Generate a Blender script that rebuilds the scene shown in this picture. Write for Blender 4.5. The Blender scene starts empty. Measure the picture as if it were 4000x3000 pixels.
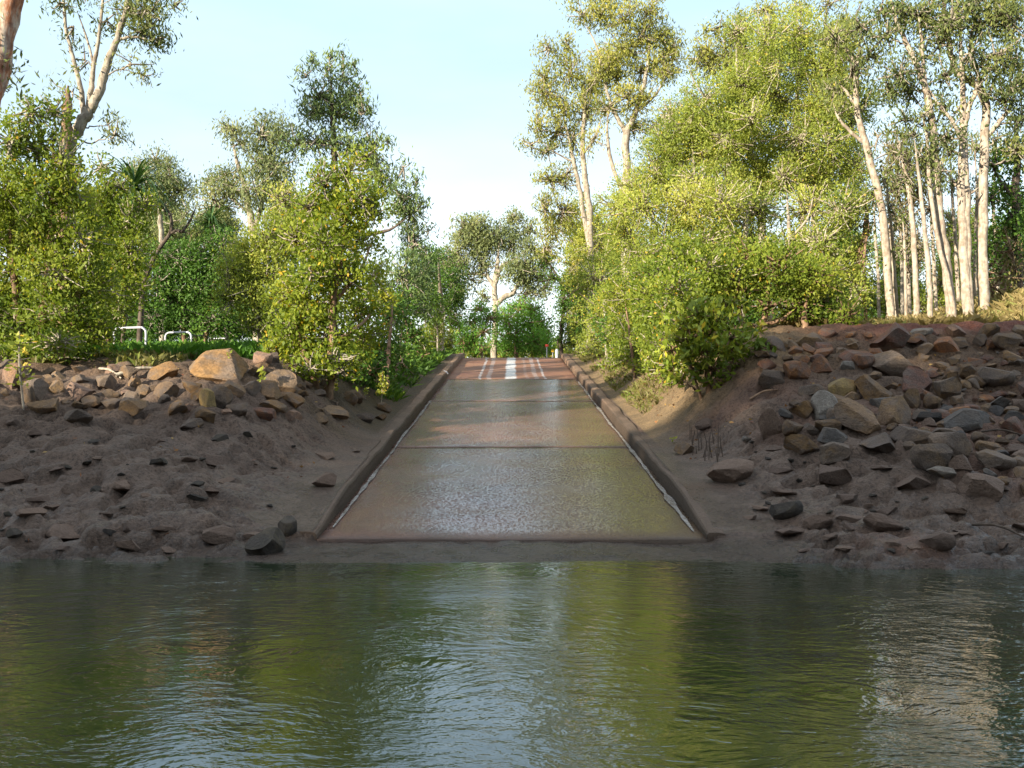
import bpy, bmesh, math, random
import numpy as np
from mathutils import Vector, Matrix, Euler

SEED = 7
rng = np.random.default_rng(SEED)
random.seed(SEED)
scene = bpy.context.scene
COL = scene.collection
R = math.radians

# ------------------------------------------------------------------ camera
CAM_H, PITCH, FOC = 1.35, R(2.0), 1000.0
S = 1024.0 / 2212.0
cam_d = bpy.data.cameras.new('camera')
cam = bpy.data.objects.new('camera', cam_d)
COL.objects.link(cam)
cam.location = (0, 0, CAM_H)
cam.rotation_euler = (R(90) + PITCH, 0, 0)
cam_d.sensor_width = 36.0
cam_d.lens = 36.0 * FOC / 1024.0
cam_d.clip_end = 3000
cam_d.clip_start = 0.05
scene.camera = cam
CP, SP = math.cos(PITCH), math.sin(PITCH)


def ray(X, Y):
    u = (X * S - 512.0) / FOC
    v = (384.0 - Y * S) / FOC
    y = CP - SP * v
    z = SP + CP * v
    return u / y, z / y


def P(X, Y, d):
    a, b = ray(X, Y)
    return np.array([a * d, d, CAM_H + b * d])


# ------------------------------------------------------------------ noise
def _hash(i, j, k, s):
    h = (i.astype(np.int64) * 374761393 + j.astype(np.int64) * 668265263 + k.astype(np.int64) * 2147483647 + s * 144665) & 0xffffffff
    h = ((h ^ (h >> 13)) * 1274126177) & 0xffffffff
    h = ((h ^ (h >> 16)) * 2246822519) & 0xffffffff
    return ((h ^ (h >> 15)) & 0xffffff) / float(0xffffff)


def vnoise(x, y, z=None, s=0):
    x = np.asarray(x, float); y = np.asarray(y, float)
    z = np.zeros_like(x) if z is None else np.asarray(z, float)
    i, j, k = np.floor(x), np.floor(y), np.floor(z)
    f, g, h = x - i, y - j, z - k
    f = f * f * (3 - 2 * f); g = g * g * (3 - 2 * g); h = h * h * (3 - 2 * h)
    i = i.astype(np.int64); j = j.astype(np.int64); k = k.astype(np.int64)
    r = 0
    for a in (0, 1):
        for b in (0, 1):
            for c in (0, 1):
                w = (f if a else 1 - f) * (g if b else 1 - g) * (h if c else 1 - h)
                r = r + w * _hash(i + a, j + b, k + c, s)
    return r * 2 - 1


def fbm(x, y, z=None, o=4, s=0):
    a, t = 1.0, 0
    x = np.asarray(x, float); y = np.asarray(y, float)
    z = np.zeros_like(x) if z is None else np.asarray(z, float)
    for q in range(o):
        t = t + a * vnoise(x, y, z, s + q)
        x = x * 2.03 + 11.3; y = y * 2.03 - 5.7; z = z * 2.03 + 3.1
        a *= 0.5
    return t


def sstep(a, b, x):
    t = np.clip((x - a) / (b - a), 0, 1)
    return t * t * (3 - 2 * t)


# ------------------------------------------------------------------ materials
class NT:
    def __init__(self, name):
        self.m = bpy.data.materials.new(name)
        self.m.use_nodes = True
        self.t = self.m.node_tree
        self.t.nodes.clear()
        self.out = self.n('ShaderNodeOutputMaterial')

    def n(self, typ, **kw):
        nd = self.t.nodes.new(typ)
        for k, v in kw.items():
            if k.startswith('i_'):
                key = k[2:]
                key = int(key) if key.isdigit() else key.replace('_', ' ')
                if isinstance(v, bpy.types.NodeSocket):
                    self.t.links.new(v, nd.inputs[key])
                else:
                    nd.inputs[key].default_value = v
            else:
                setattr(nd, k, v)
        return nd

    def link(self, a, b):
        self.t.links.new(a, b)

    def noise(self, vec, scale, detail=4, rough=0.55, dist=0.0):
        nd = self.n('ShaderNodeTexNoise', i_Scale=scale, i_Detail=detail, i_Roughness=rough, i_Distortion=dist)
        if vec is not None:
            self.link(vec, nd.inputs['Vector'])
        return nd.outputs['Fac']

    def math(self, op, a, b=0.0, c=None, clamp=False):
        nd = self.n('ShaderNodeMath', operation=op, use_clamp=clamp)
        for k, v in enumerate((a, b) if c is None else (a, b, c)):
            if isinstance(v, bpy.types.NodeSocket):
                self.link(v, nd.inputs[k])
            else:
                nd.inputs[k].default_value = v
        return nd.outputs[0]

    def ramp(self, fac, stops):
        nd = self.n('ShaderNodeValToRGB')
        el = nd.color_ramp.elements
        while len(el) < len(stops):
            el.new(0.5)
        for e, (p, c) in zip(el, stops):
            e.position = p
            e.color = (c[0], c[1], c[2], 1) if hasattr(c, '__len__') else (c, c, c, 1)
        self.link(fac, nd.inputs[0])
        return nd.outputs[0]

    def mix(self, fac, a, b, typ='MIX'):
        nd = self.n('ShaderNodeMix', data_type='RGBA', blend_type=typ)
        for sock, v in ((nd.inputs[0], fac), (nd.inputs[6], a), (nd.inputs[7], b)):
            if isinstance(v, bpy.types.NodeSocket):
                self.link(v, sock)
            elif hasattr(v, '__len__'):
                sock.default_value = (v[0], v[1], v[2], 1)
            else:
                sock.default_value = v
        return nd.outputs[2]

    def maprange(self, v, a, b, c=0.0, d=1.0, smooth=True):
        nd = self.n('ShaderNodeMapRange', interpolation_type='SMOOTHSTEP' if smooth else 'LINEAR')
        self.link(v, nd.inputs[0])
        for k, q in enumerate((a, b, c, d)):
            nd.inputs[k + 1].default_value = q
        return nd.outputs[0]

    def bump(self, h, strength=0.5, dist=0.02, normal=None):
        nd = self.n('ShaderNodeBump', i_Strength=strength, i_Distance=dist)
        self.link(h, nd.inputs['Height'])
        if normal is not None:
            self.link(normal, nd.inputs['Normal'])
        return nd.outputs[0]

    def pbsdf(self, col, rough=0.6, spec=0.4, normal=None, **kw):
        b = self.n('ShaderNodeBsdfPrincipled')
        for key, v in (('Base Color', col), ('Roughness', rough), ('Specular IOR Level', spec)):
            if isinstance(v, bpy.types.NodeSocket):
                self.link(v, b.inputs[key])
            elif hasattr(v, '__len__'):
                b.inputs[key].default_value = (v[0], v[1], v[2], 1)
            else:
                b.inputs[key].default_value = v
        if normal is not None:
            self.link(normal, b.inputs['Normal'])
        for k, v in kw.items():
            key = k.replace('_', ' ')
            if isinstance(v, bpy.types.NodeSocket):
                self.link(v, b.inputs[key])
            else:
                b.inputs[key].default_value = v
        return b.outputs[0]

    def done(self, shader):
        self.link(shader, self.out.inputs['Surface'])
        return self.m

    def pos(self):
        return self.n('ShaderNodeNewGeometry').outputs['Position']

    def obj(self):
        return self.n('ShaderNodeTexCoord').outputs['Object']


def leaf_mat(name, stops, trans=0.48, rough=0.45, tcol=(1.25, 1.25, 0.6)):
    t = NT(name)
    a = t.n('ShaderNodeAttribute', attribute_name='tint', attribute_type='GEOMETRY')
    c = t.ramp(a.outputs['Fac'], stops)
    p = t.pbsdf(c, rough + .1, 0.22)
    tc = t.mix(1.0, c, tcol, 'MULTIPLY')
    tr = t.n('ShaderNodeBsdfTranslucent')
    t.link(tc, tr.inputs[0])
    mx = t.n('ShaderNodeMixShader', i_0=trans)
    t.link(p, mx.inputs[1]); t.link(tr.outputs[0], mx.inputs[2])
    return t.done(mx.outputs[0])


G = {}
# broad mangrove leaves, yellow-green; the last stop is the yellowing old leaf
G['mangrove'] = leaf_mat('mangrove_leaf', [(0, (0.070, 0.120, 0.019)), (.35, (0.161, 0.221, 0.030)), (.7, (0.267, 0.316, 0.044)), (.9, (0.365, 0.366, 0.060)), (1, (0.645, 0.430, 0.050))])
G['mangrove_yellow'] = leaf_mat('yellowing_mangrove_leaf', [(0, (0.066, 0.116, 0.017)), (.35, (0.160, 0.221, 0.028)), (.7, (0.253, 0.304, 0.036)), (.9, (0.363, 0.357, 0.042)), (1, (0.660, 0.420, 0.042))])
G['mangrove_light'] = leaf_mat('pale_mangrove_leaf', [(0, (0.122, 0.174, 0.037)), (.35, (0.243, 0.295, 0.054)), (.7, (0.363, 0.403, 0.078)), (.9, (0.469, 0.455, 0.114)), (1, (0.697, 0.496, 0.093))])
G['glossy'] = leaf_mat('glossy_shrub_leaf', [(0, (0.064, 0.103, 0.016)), (.4, (0.146, 0.206, 0.023)), (.75, (0.255, 0.290, 0.032)), (1, (0.492, 0.373, 0.041))], 0.25, 0.3)
G['bright'] = leaf_mat('bright_leaf', [(0, (.07, .17, .03)), (.5, (.14, .29, .045)), (1, (.24, .40, .06))], 0.45)
G['deep'] = leaf_mat('deep_green_leaf', [(0, (0.037, 0.086, 0.015)), (.5, (0.079, 0.161, 0.024)), (1, (0.159, 0.241, 0.033))], 0.3)
G['gum'] = leaf_mat('gum_leaf', [(0, (0.073, 0.098, 0.033)), (.5, (0.134, 0.167, 0.050)), (1, (0.244, 0.253, 0.072))], 0.3, 0.5)
G['gum_gold'] = leaf_mat('golden_gum_leaf', [(0, (0.122, 0.147, 0.036)), (.5, (0.249, 0.264, 0.057)), (1, (0.424, 0.382, 0.085))], 0.35, 0.5)  # paler, yellower tone of gum leaf
G['gum_grey'] = leaf_mat('grey_gum_leaf', [(0, (0.108, 0.140, 0.061)), (.5, (0.182, 0.216, 0.085)), (1, (0.282, 0.285, 0.121))], 0.3, 0.5)
G['wattle'] = leaf_mat('wattle_leaf', [(0, (0.065, 0.106, 0.044)), (.5, (0.130, 0.188, 0.062)), (1, (0.234, 0.275, 0.081))], 0.25, 0.5)
G['pandanus'] = leaf_mat('pandanus_leaf', [(0, (0.032, 0.084, 0.031)), (.6, (0.072, 0.140, 0.042)), (1, (0.144, 0.210, 0.056))], 0.2, 0.4)
G['grass_green'] = leaf_mat('green_grass', [(0, (.04, .11, .014)), (.6, (.08, .19, .022)), (1, (.15, .25, .035))], 0.35)
G['grass_dry'] = leaf_mat('dry_grass', [(0, (.16, .12, .05)), (.6, (.32, .25, .11)), (1, (.22, .24, .07))], 0.3)
G['weed'] = leaf_mat('verge_weed', [(0, (.08, .08, .028)), (.6, (.17, .15, .05)), (1, (.15, .20, .04))], 0.3)
G['litter'] = leaf_mat('leaf_litter', [(0, (.14, .05, .03)), (.6, (.26, .12, .05)), (1, (.35, .24, .08))], 0.1)
G['vine'] = leaf_mat('brown_vine_leaf', [(0, (.09, .075, .04)), (.5, (.16, .135, .06)), (1, (.18, .19, .055))], 0.3)
G['far'] = leaf_mat('far_bank_leaf', [(0, (.04, .07, .015)), (1, (.09, .13, .03))], 0.0)


def bark_mat(name, a, b, dark, scale=(6, 6, 1.2)):
    t = NT(name)
    mp = t.n('ShaderNodeMapping')
    mp.inputs['Scale'].default_value = scale
    t.link(t.obj(), mp.inputs[0])
    n1 = t.noise(mp.outputs[0], 2.2, 6, 0.65)
    n2 = t.noise(t.obj(), 9.0, 4, 0.6)
    c = t.ramp(n1, [(.3, dark), (.43, a), (.62, b), (.8, a)])
    c = t.mix(t.maprange(n2, .42, .66, 0.0, 0.6), c, dark)
    c = t.mix(t.maprange(t.noise(t.obj(), 1.7, 5, .7, .6), .52, .66, 0, .55), c, dark)
    return t.done(t.pbsdf(c, .8, .2, t.bump(n1, .6, .03)))


B = {}
B['paper'] = bark_mat('paperbark', (.33, .275, .215), (.44, .385, .315), (.15, .105, .075))
B['gumbark'] = bark_mat('pale_gum_bark', (.30, .26, .205), (.40, .355, .29), (.12, .09, .065))
B['orange'] = bark_mat('orange_streaked_bark', (.38, .16, .08), (.52, .46, .38), (.12, .06, .045), (5, 5, .6))
B['stick'] = bark_mat('grey_stick_bark', (.30, .26, .21), (.40, .36, .30), (.12, .09, .07))
B['twig'] = bark_mat('pale_twig_bark', (.36, .31, .24), (.46, .42, .34), (.18, .14, .1))
B['dark'] = bark_mat('dark_bark', (.09, .065, .05), (.14, .11, .09), (.03, .025, .02))
B['brown'] = bark_mat('brown_stem_bark', (.20, .12, .075), (.30, .20, .13), (.07, .045, .03))


def mat_mud():
    t = NT('river_mud')
    a = t.n('ShaderNodeAttribute', attribute_name='col', attribute_type='GEOMETRY')
    p = t.pos()
    n1 = t.noise(p, 3.0, 6, .6)
    n2 = t.noise(p, 26.0, 5, .65)
    n3 = t.noise(p, 90.0, 3, .6)
    c = t.mix(1.0, a.outputs['Color'], t.ramp(n1, [(.3, (.72, .70, .68)), (.7, (1.25, 1.2, 1.15))]), 'MULTIPLY')
    c = t.mix(1.0, c, t.ramp(n2, [(.33, (.42, .40, .40)), (.5, (1, 1, 1)), (.72, (1.3, 1.3, 1.3))]), 'MULTIPLY')
    c = t.mix(1.0, c, t.ramp(n3, [(.3, (.68, .68, .68)), (.7, (1.25, 1.25, 1.25))]), 'MULTIPLY')
    wet = a.outputs['Alpha']
    rough = t.math('SUBTRACT', t.maprange(n1, .2, .8, .75, .95), t.math('MULTIPLY', wet, .55))
    h = t.math('ADD', t.math('MULTIPLY', n2, 1.0), t.math('MULTIPLY', n3, .45))
    return t.done(t.pbsdf(c, rough, .4, t.bump(h, 1.0, .06)))


def mat_rock(name, a, b, stain, dusty=(.13, .105, .09), mudamt=.42):
    t = NT(name)
    o = t.obj()
    oi = t.n('ShaderNodeObjectInfo')
    off = t.n('ShaderNodeVectorMath', operation='ADD')
    t.link(o, off.inputs[0])
    cmb = t.n('ShaderNodeCombineXYZ')
    t.link(t.math('MULTIPLY', oi.outputs['Random'], 37.0), cmb.inputs[0])
    t.link(cmb.outputs[0], off.inputs[1])
    v = off.outputs[0]
    n1 = t.noise(v, 1.3, 6, .6, .4)
    n2 = t.noise(v, 5.0, 6, .7)
    n3 = t.noise(v, 22.0, 4, .6)
    c = t.ramp(n1, [(.32, b), (.5, a), (.66, stain)])
    c = t.mix(t.maprange(n2, .42, .62, 0, .7), c, b)
    c = t.mix(t.maprange(t.noise(v, 2.1, 5, .6), .46 , .62, 0, min(1, mudamt * 1.7)), c, dusty)
    c = t.mix(1.0, c, t.ramp(n3, [(.3, (.65, .65, .65)), (.7, (1.2, 1.2, 1.2))]), 'MULTIPLY')
    c = t.mix(1.0, c, t.ramp(oi.outputs['Random'], [(0, (.75, .75, .78)), (1, (1.2, 1.18, 1.15))]), 'MULTIPLY')
    h = t.math('ADD', n2, t.math('MULTIPLY', n3, .4))
    return t.done(t.pbsdf(c, .78, .3, t.bump(h, .7, .05)))


RM = {
    'ochre': mat_rock('ochre_rock', (.20, .115, .05), (.12, .08, .047), (.24, .145, .06)),
    'tan': mat_rock('tan_rock', (.235, .16, .095), (.14, .10, .068), (.22, .13, .06)),
    'yellow': mat_rock('yellow_rock', (.36, .26, .10), (.22, .16, .08), (.30, .17, .06), mudamt=.15),
    'red': mat_rock('red_brown_rock', (.17, .085, .06), (.10, .065, .055), (.22, .10, .045)),
    'orange': mat_rock('orange_rock', (.25, .11, .05), (.13, .075, .05), (.28, .14, .05)),
    'pink': mat_rock('pinkish_rock', (.29, .185, .13), (.18, .12, .095), (.25, .145, .08), mudamt=.15),
    'brown': mat_rock('brown_rock', (.20, .13, .075), (.13, .088, .058), (.24, .15, .065)),
    'grey': mat_rock('grey_rock', (.15, .112, .085), (.095, .073, .058), (.18, .12, .07)),
    'pale': mat_rock('pale_grey_rock', (.26, .24, .21), (.17, .15, .13), (.24, .18, .13)),
    'blue': mat_rock('blue_grey_rock', (.095, .09, .088), (.065, .06, .056), (.12, .10, .08), mudamt=.25),
    'mud': mat_rock('mud_coated_rock', (.155, .108, .082), (.125, .088, .068), (.16, .11, .082), (.15, .104, .079), .8),
    'wet': mat_rock('wet_dark_rock', (.06, .052, .042), (.035, .03, .028), (.09, .075, .05), mudamt=.1),
}


def mat_ramp():
    t = NT('wet_concrete')
    p = t.pos()
    sx = t.n('ShaderNodeSeparateXYZ'); t.link(p, sx.inputs[0])
    x, y = sx.outputs[0], sx.outputs[1]
    n1 = t.noise(p, 1.1, 5, .6, .3)
    mpr = t.n('ShaderNodeMapping'); mpr.inputs['Scale'].default_value = (1.0, .55, 1)
    t.link(p, mpr.inputs[0])
    n2 = t.noise(mpr.outputs[0], 36.0, 3, .7)
    n3 = t.noise(p, 70.0, 3, .65)
    up = t.maprange(t.math('ADD', y, t.math('MULTIPLY', n1, .6)), 30.45, 30.75)
    lowc = t.ramp(n1, [(.3, (.095, .046, .037)), (.5, (.14, .066, .050)), (.72, (.19, .088, .058))])
    # olive-brown silt film on the lower slab; one side paints in tree reflections
    side = t.maprange(t.math('ADD', x, t.math('MULTIPLY', n1, 1.2)), .4, 2.2)
    silt = t.math('MULTIPLY', t.math('ADD', t.math('MULTIPLY', side, .6), .12), t.maprange(y, 25, 12))
    lowc = t.mix(silt, lowc, (.095, .066, .024))
    drc = t.ramp(n1, [(.3, (.17, .075, .05)), (.5, (.24, .115, .07)), (.75, (.30, .165, .10))])
    c = t.mix(up, lowc, drc)
    # wet boat and tyre tracks on the dry upper slabs, sky sheen painted pale
    xn = t.math('ADD', x, t.math('MULTIPLY', t.math('SUBTRACT', t.noise(p, .9, 4, .7), .5), .22))
    tr = None
    for x0, w, a in ((-.04, .16, 1.0), (-1.0, .04, .55), (-.72, .07, .28), (.74, .07, .25), (1.0, .035, .5), (.45, .05, .12)):
        d = t.math('ABSOLUTE', t.math('SUBTRACT', xn, x0))
        m = t.math('MULTIPLY', t.maprange(d, w * 1.25, w * .75), a)
        tr = m if tr is None else t.math('MAXIMUM', tr, m)
    tr = t.math('MULTIPLY', t.math('MULTIPLY', tr, up), t.maprange(t.noise(p, 2.5, 4, .6), .25, .5, .35, 1))
    c = t.mix(t.math('MULTIPLY', tr, .9), c, (.62, .63, .66))
    c = t.mix(1.0, c, t.ramp(n2, [(.3, (.7, .7, .7)), (.7, (1.25, 1.25, 1.25))]), 'MULTIPLY')
    c = t.mix(1.0, c, t.ramp(n3, [(.3, (.65, .65, .65)), (.7, (1.3, 1.3, 1.3))]), 'MULTIPLY')
    # joints packed with dark silt
    dist = None
    for jy in (16.7, 24.0, 30.3):
        d = t.math('ABSOLUTE', t.math('SUBTRACT', t.math('ADD', y, t.math('MULTIPLY', n2, .10)), jy + .05))
        dist = d if dist is None else t.math('MINIMUM', dist, d)
    j = t.maprange(dist, .14, .04)
    c = t.mix(t.math('MULTIPLY', j, .6), c, (.06, .03, .022))
    c = t.mix(t.maprange(t.math('ADD', y, t.math('MULTIPLY', n1, .35)), 10.85, 10.5, 0, .85), c, (.07, .052, .042))
    rl = t.maprange(t.noise(p, .55, 4, .6, .5), .32, .68, .45, .65)
    rd = t.math('SUBTRACT', .62, t.math('MULTIPLY', tr, .22))
    rm = t.n('ShaderNodeMix', data_type='FLOAT')
    t.link(up, rm.inputs[0]); t.link(rl, rm.inputs[2]); t.link(rd, rm.inputs[3])
    rough = t.math('ADD', rm.outputs[0], t.math('MULTIPLY', j, .3))
    h = t.math('ADD', t.math('MULTIPLY', n2, 1.0), t.math('MULTIPLY', n3, .55))
    coat = t.math('MULTIPLY', t.math('MULTIPLY', t.math('SUBTRACT', 1.0, up), t.maprange(n2, .40, .56, .0, 1.0)), t.maprange(y, 10.5, 10.9))
    return t.done(t.pbsdf(c, rough, .35, t.bump(h, .45, .03), Coat_Weight=coat, Coat_Roughness=.10, Coat_IOR=1.5, Coat_Normal=t.bump(h, .16, .012)))


def mat_kerb():
    t = NT('kerb_concrete')
    p = t.pos()
    sx = t.n('ShaderNodeSeparateXYZ'); t.link(p, sx.inputs[0])
    n1 = t.noise(p, 2.0, 5, .6)
    n2 = t.noise(p, 30.0, 4, .65)
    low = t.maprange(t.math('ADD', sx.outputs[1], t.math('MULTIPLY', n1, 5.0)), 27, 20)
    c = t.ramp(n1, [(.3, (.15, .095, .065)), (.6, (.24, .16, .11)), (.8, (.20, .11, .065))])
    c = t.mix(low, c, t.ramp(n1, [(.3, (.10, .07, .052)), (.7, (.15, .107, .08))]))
    damp_shade = t.math('MULTIPLY', t.maprange(t.math('ABSOLUTE', sx.outputs[0]), 2.045, 2.015), t.maprange(sx.outputs[1], 36, 26))  # inner kerb face darkened in colour for its shade and the wet
    c = t.mix(t.math('MULTIPLY', damp_shade, .65), c, (.035, .026, .018))
    c = t.mix(1.0, c, t.ramp(n2, [(.3, (.7, .7, .7)), (.7, (1.2, 1.2, 1.2))]), 'MULTIPLY')
    return t.done(t.pbsdf(c, .72, .25, t.bump(n2, .9, .03)))


def mat_water():
    t = NT('river_water')
    p = t.pos()
    warp = t.n('ShaderNodeTexNoise', i_Scale=.35, i_Detail=3.0)
    t.link(p, warp.inputs['Vector'])
    sc = t.n('ShaderNodeVectorMath', operation='SCALE'); sc.inputs['Scale'].default_value = 1.9
    t.link(warp.outputs['Color'], sc.inputs[0])
    ad = t.n('ShaderNodeVectorMath', operation='ADD')
    t.link(p, ad.inputs[0]); t.link(sc.outputs[0], ad.inputs[1])
    mp = t.n('ShaderNodeMapping'); mp.inputs['Scale'].default_value = (.95, 1.5, 1)
    t.link(ad.outputs[0], mp.inputs[0])
    n1 = t.noise(mp.outputs[0], 2.4, 2, .5)
    n2 = t.noise(mp.outputs[0], 6.5, 3, .5, .3)
    n3 = t.noise(mp.outputs[0], 16.0, 2, .5)
    calm = t.maprange(t.noise(p, .3, 3, .6), .35, .62, .45, 1.1)
    h = t.math('ADD', t.math('MULTIPLY', n1, .5), t.math('ADD', t.math('MULTIPLY', n2, .62), t.math('MULTIPLY', n3, .26)))
    h = t.math('MULTIPLY', h, calm)
    bn = t.bump(h, 1.0, .0135)
    c = t.ramp(t.noise(p, .2, 3, .5), [(.3, (.013, .024, .012)), (.7, (.019, .030, .015))])
    return t.done(t.pbsdf(c, .04, .5, bn, IOR=1.95))


def mat_plain(name, col, rough=.4, spec=.4, var=.15, scale=12.0):
    t = NT(name)
    n = t.noise(t.obj(), scale, 4, .6)
    c = t.mix(1.0, col, t.ramp(n, [(.3, (1 - var,) * 3), (.7, (1 + var,) * 3)]), 'MULTIPLY')
    return t.done(t.pbsdf(c, rough, spec))


def mat_runoff():
    t = NT('running_water')
    p = t.pos()
    n = t.noise(p, 9.0, 4, .7)
    n2 = t.noise(p, 40.0, 3, .6)
    c = t.mix(t.maprange(n, .35, .6), (.14, .11, .085), (.36, .34, .33))  # pale streaks put foam and the water's glint into the colour
    return t.done(t.pbsdf(c, .12, .6, t.bump(t.math('ADD', n, t.math('MULTIPLY', n2, .5)), .8, .03)))


# ------------------------------------------------------------------ object helpers
def tag(o, label=None, cat=None, group=None, kind=None):
    if label: o['label'] = label
    if cat: o['category'] = cat
    if group: o['group'] = group
    if kind: o['kind'] = kind
    return o


def empty(name, loc=(0, 0, 0), rz=0):
    o = bpy.data.objects.new(name, None)
    o.empty_display_size = .2
    o.location = loc; o.rotation_euler = (0, 0, rz)
    COL.objects.link(o)
    return o


def link(name, me, mat=None, parent=None, loc=(0, 0, 0)):
    if mat is not None and len(me.materials) == 0:
        me.materials.append(mat)
    o = bpy.data.objects.new(name, me)
    COL.objects.link(o)
    o.location = loc
    if parent is not None:
        o.parent = parent
    return o


def quads_mesh(name, V, tint=None, nv=4):
    n = len(V) // nv
    me = bpy.data.meshes.new(name)
    me.vertices.add(len(V))
    me.vertices.foreach_set('co', np.ascontiguousarray(V, dtype=np.float32).ravel())
    me.loops.add(len(V))
    me.loops.foreach_set('vertex_index', np.arange(len(V), dtype=np.int32))
    me.polygons.add(n)
    me.polygons.foreach_set('loop_start', np.arange(0, len(V), nv, dtype=np.int32))
    me.update(calc_edges=True)
    if tint is not None:
        a = me.attributes.new('tint', 'FLOAT', 'FACE')
        a.data.foreach_set('value', np.ascontiguousarray(tint, dtype=np.float32))
    return me


def grid_mesh(name, xs, ys, zf, smooth=True):
    X, Y = np.meshgrid(xs, ys)
    Z = zf(X.ravel(), Y.ravel())
    V = np.stack([X.ravel(), Y.ravel(), Z], 1)
    nx, ny = len(xs), len(ys)
    i = np.arange(nx * ny).reshape(ny, nx)
    F = np.stack([i[:-1, :-1], i[:-1, 1:], i[1:, 1:], i[1:, :-1]], -1).reshape(-1, 4)
    me = bpy.data.meshes.new(name)
    me.vertices.add(len(V)); me.vertices.foreach_set('co', V.astype(np.float32).ravel())
    me.loops.add(F.size); me.loops.foreach_set('vertex_index', F.astype(np.int32).ravel())
    me.polygons.add(len(F)); me.polygons.foreach_set('loop_start', np.arange(0, F.size, 4, dtype=np.int32))
    me.update(calc_edges=True)
    if smooth:
        me.polygons.foreach_set('use_smooth', np.ones(len(F), bool))
    return me, V


class Wood:
    """tubes along poly-lines, gathered into one mesh"""

    def __init__(self):
        self.v, self.f = [], []
        self.nv = 0

    def tube(self, pts, rad, sides=6, wob=0.0):
        pts = np.asarray(pts, float); rad = np.asarray(rad, float)
        n = len(pts)
        T = np.gradient(pts, axis=0)
        T /= np.linalg.norm(T, axis=1)[:, None] + 1e-9
        ref = np.array([0.0, 1.0, 0.0])
        A = np.cross(T, ref); ln = np.linalg.norm(A, axis=1)[:, None]
        A = np.where(ln < .1, np.array([1.0, 0, 0]), A / (ln + 1e-9))
        Bv = np.cross(T, A)
        th = np.linspace(0, 2 * math.pi, sides, endpoint=False)
        rr = rad[:, None] * np.ones(sides)
        if wob:
            rr = rr * (1 + wob * rng.normal(size=rr.shape))
        V = pts[:, None, :] + rr[..., None] * (A[:, None, :] * np.cos(th)[None, :, None] + Bv[:, None, :] * np.sin(th)[None, :, None])
        self.v.append(V.reshape(-1, 3))
        idx = np.arange(n * sides).reshape(n, sides) + self.nv
        nx = np.roll(idx, -1, 1)
        self.f.append(np.stack([idx[:-1], nx[:-1], nx[1:], idx[1:]], -1).reshape(-1, 4))
        self.nv += n * sides

    def mesh(self, name, origin):
        V = np.concatenate(self.v) - np.asarray(origin)
        F = np.concatenate(self.f)
        me = bpy.data.meshes.new(name)
        me.vertices.add(len(V)); me.vertices.foreach_set('co', V.astype(np.float32).ravel())
        me.loops.add(F.size); me.loops.foreach_set('vertex_index', F.astype(np.int32).ravel())
        me.polygons.add(len(F)); me.polygons.foreach_set('loop_start', np.arange(0, F.size, 4, dtype=np.int32))
        me.update(calc_edges=True)
        me.polygons.foreach_set('use_smooth', np.ones(len(F), bool))
        return me


def spline(pts, rad, k=6):
    pts = np.asarray(pts, float); n = len(pts)
    if n < 2:
        return pts, np.asarray(rad)
    ext = np.vstack([2 * pts[0] - pts[1], pts, 2 * pts[-1] - pts[-2]])
    out, ro = [], []
    for i in range(n - 1):
        p0, p1, p2, p3 = ext[i:i + 4]
        for t in np.linspace(0, 1, k, endpoint=False):
            out.append(.5 * ((2 * p1) + (-p0 + p2) * t + (2 * p0 - 5 * p1 + 4 * p2 - p3) * t * t + (-p0 + 3 * p1 - 3 * p2 + p3) * t ** 3))
            ro.append(rad[i] * (1 - t) + rad[i + 1] * t)
    out.append(pts[-1]); ro.append(rad[-1])
    return np.array(out), np.array(ro)


# ------------------------------------------------------------------ terrain
RAMP_Y0, RAMP_Z0, SLOPE = 10.4, .10, .1234


def ramp_z(y):
    y = np.asarray(y, float)
    z = RAMP_Z0 + (y - RAMP_Y0) * SLOPE
    t = np.clip((y - 39.5) / 5.0, 0, 1)
    return np.where(y < 39.5, z, RAMP_Z0 + (39.5 - RAMP_Y0) * SLOPE + SLOPE * 5 * (t - t * t / 2))


LY = np.array([-60, -40, -18, -14, -10, 0, 6, 8, 9.35, 10.5, 12, 14, 15, 16.2, 18, 22, 30, 42, 60, 1000.])
LZ = np.array([6, 6, 2.5, 0, -1.3, -1.6, -.8, -.4, 0, .30, .78, 1.5, 1.85, 2.15, 2.4, 2.75, 3.4, 4.1, 4.5, 5.5])
RY = np.array([-60, -40, -18, -14, -10, 0, 6, 8, 9.2, 10.5, 12, 14, 16, 17.6, 18.6, 21, 30, 42, 60, 1000.])
RZ = np.array([6, 6, 2.5, 0, -1.3, -1.6, -.8, -.4, 0, .28, .74, 1.42, 2.2, 2.85, 3.08, 3.2, 3.6, 4.1, 4.5, 5.5])


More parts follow.
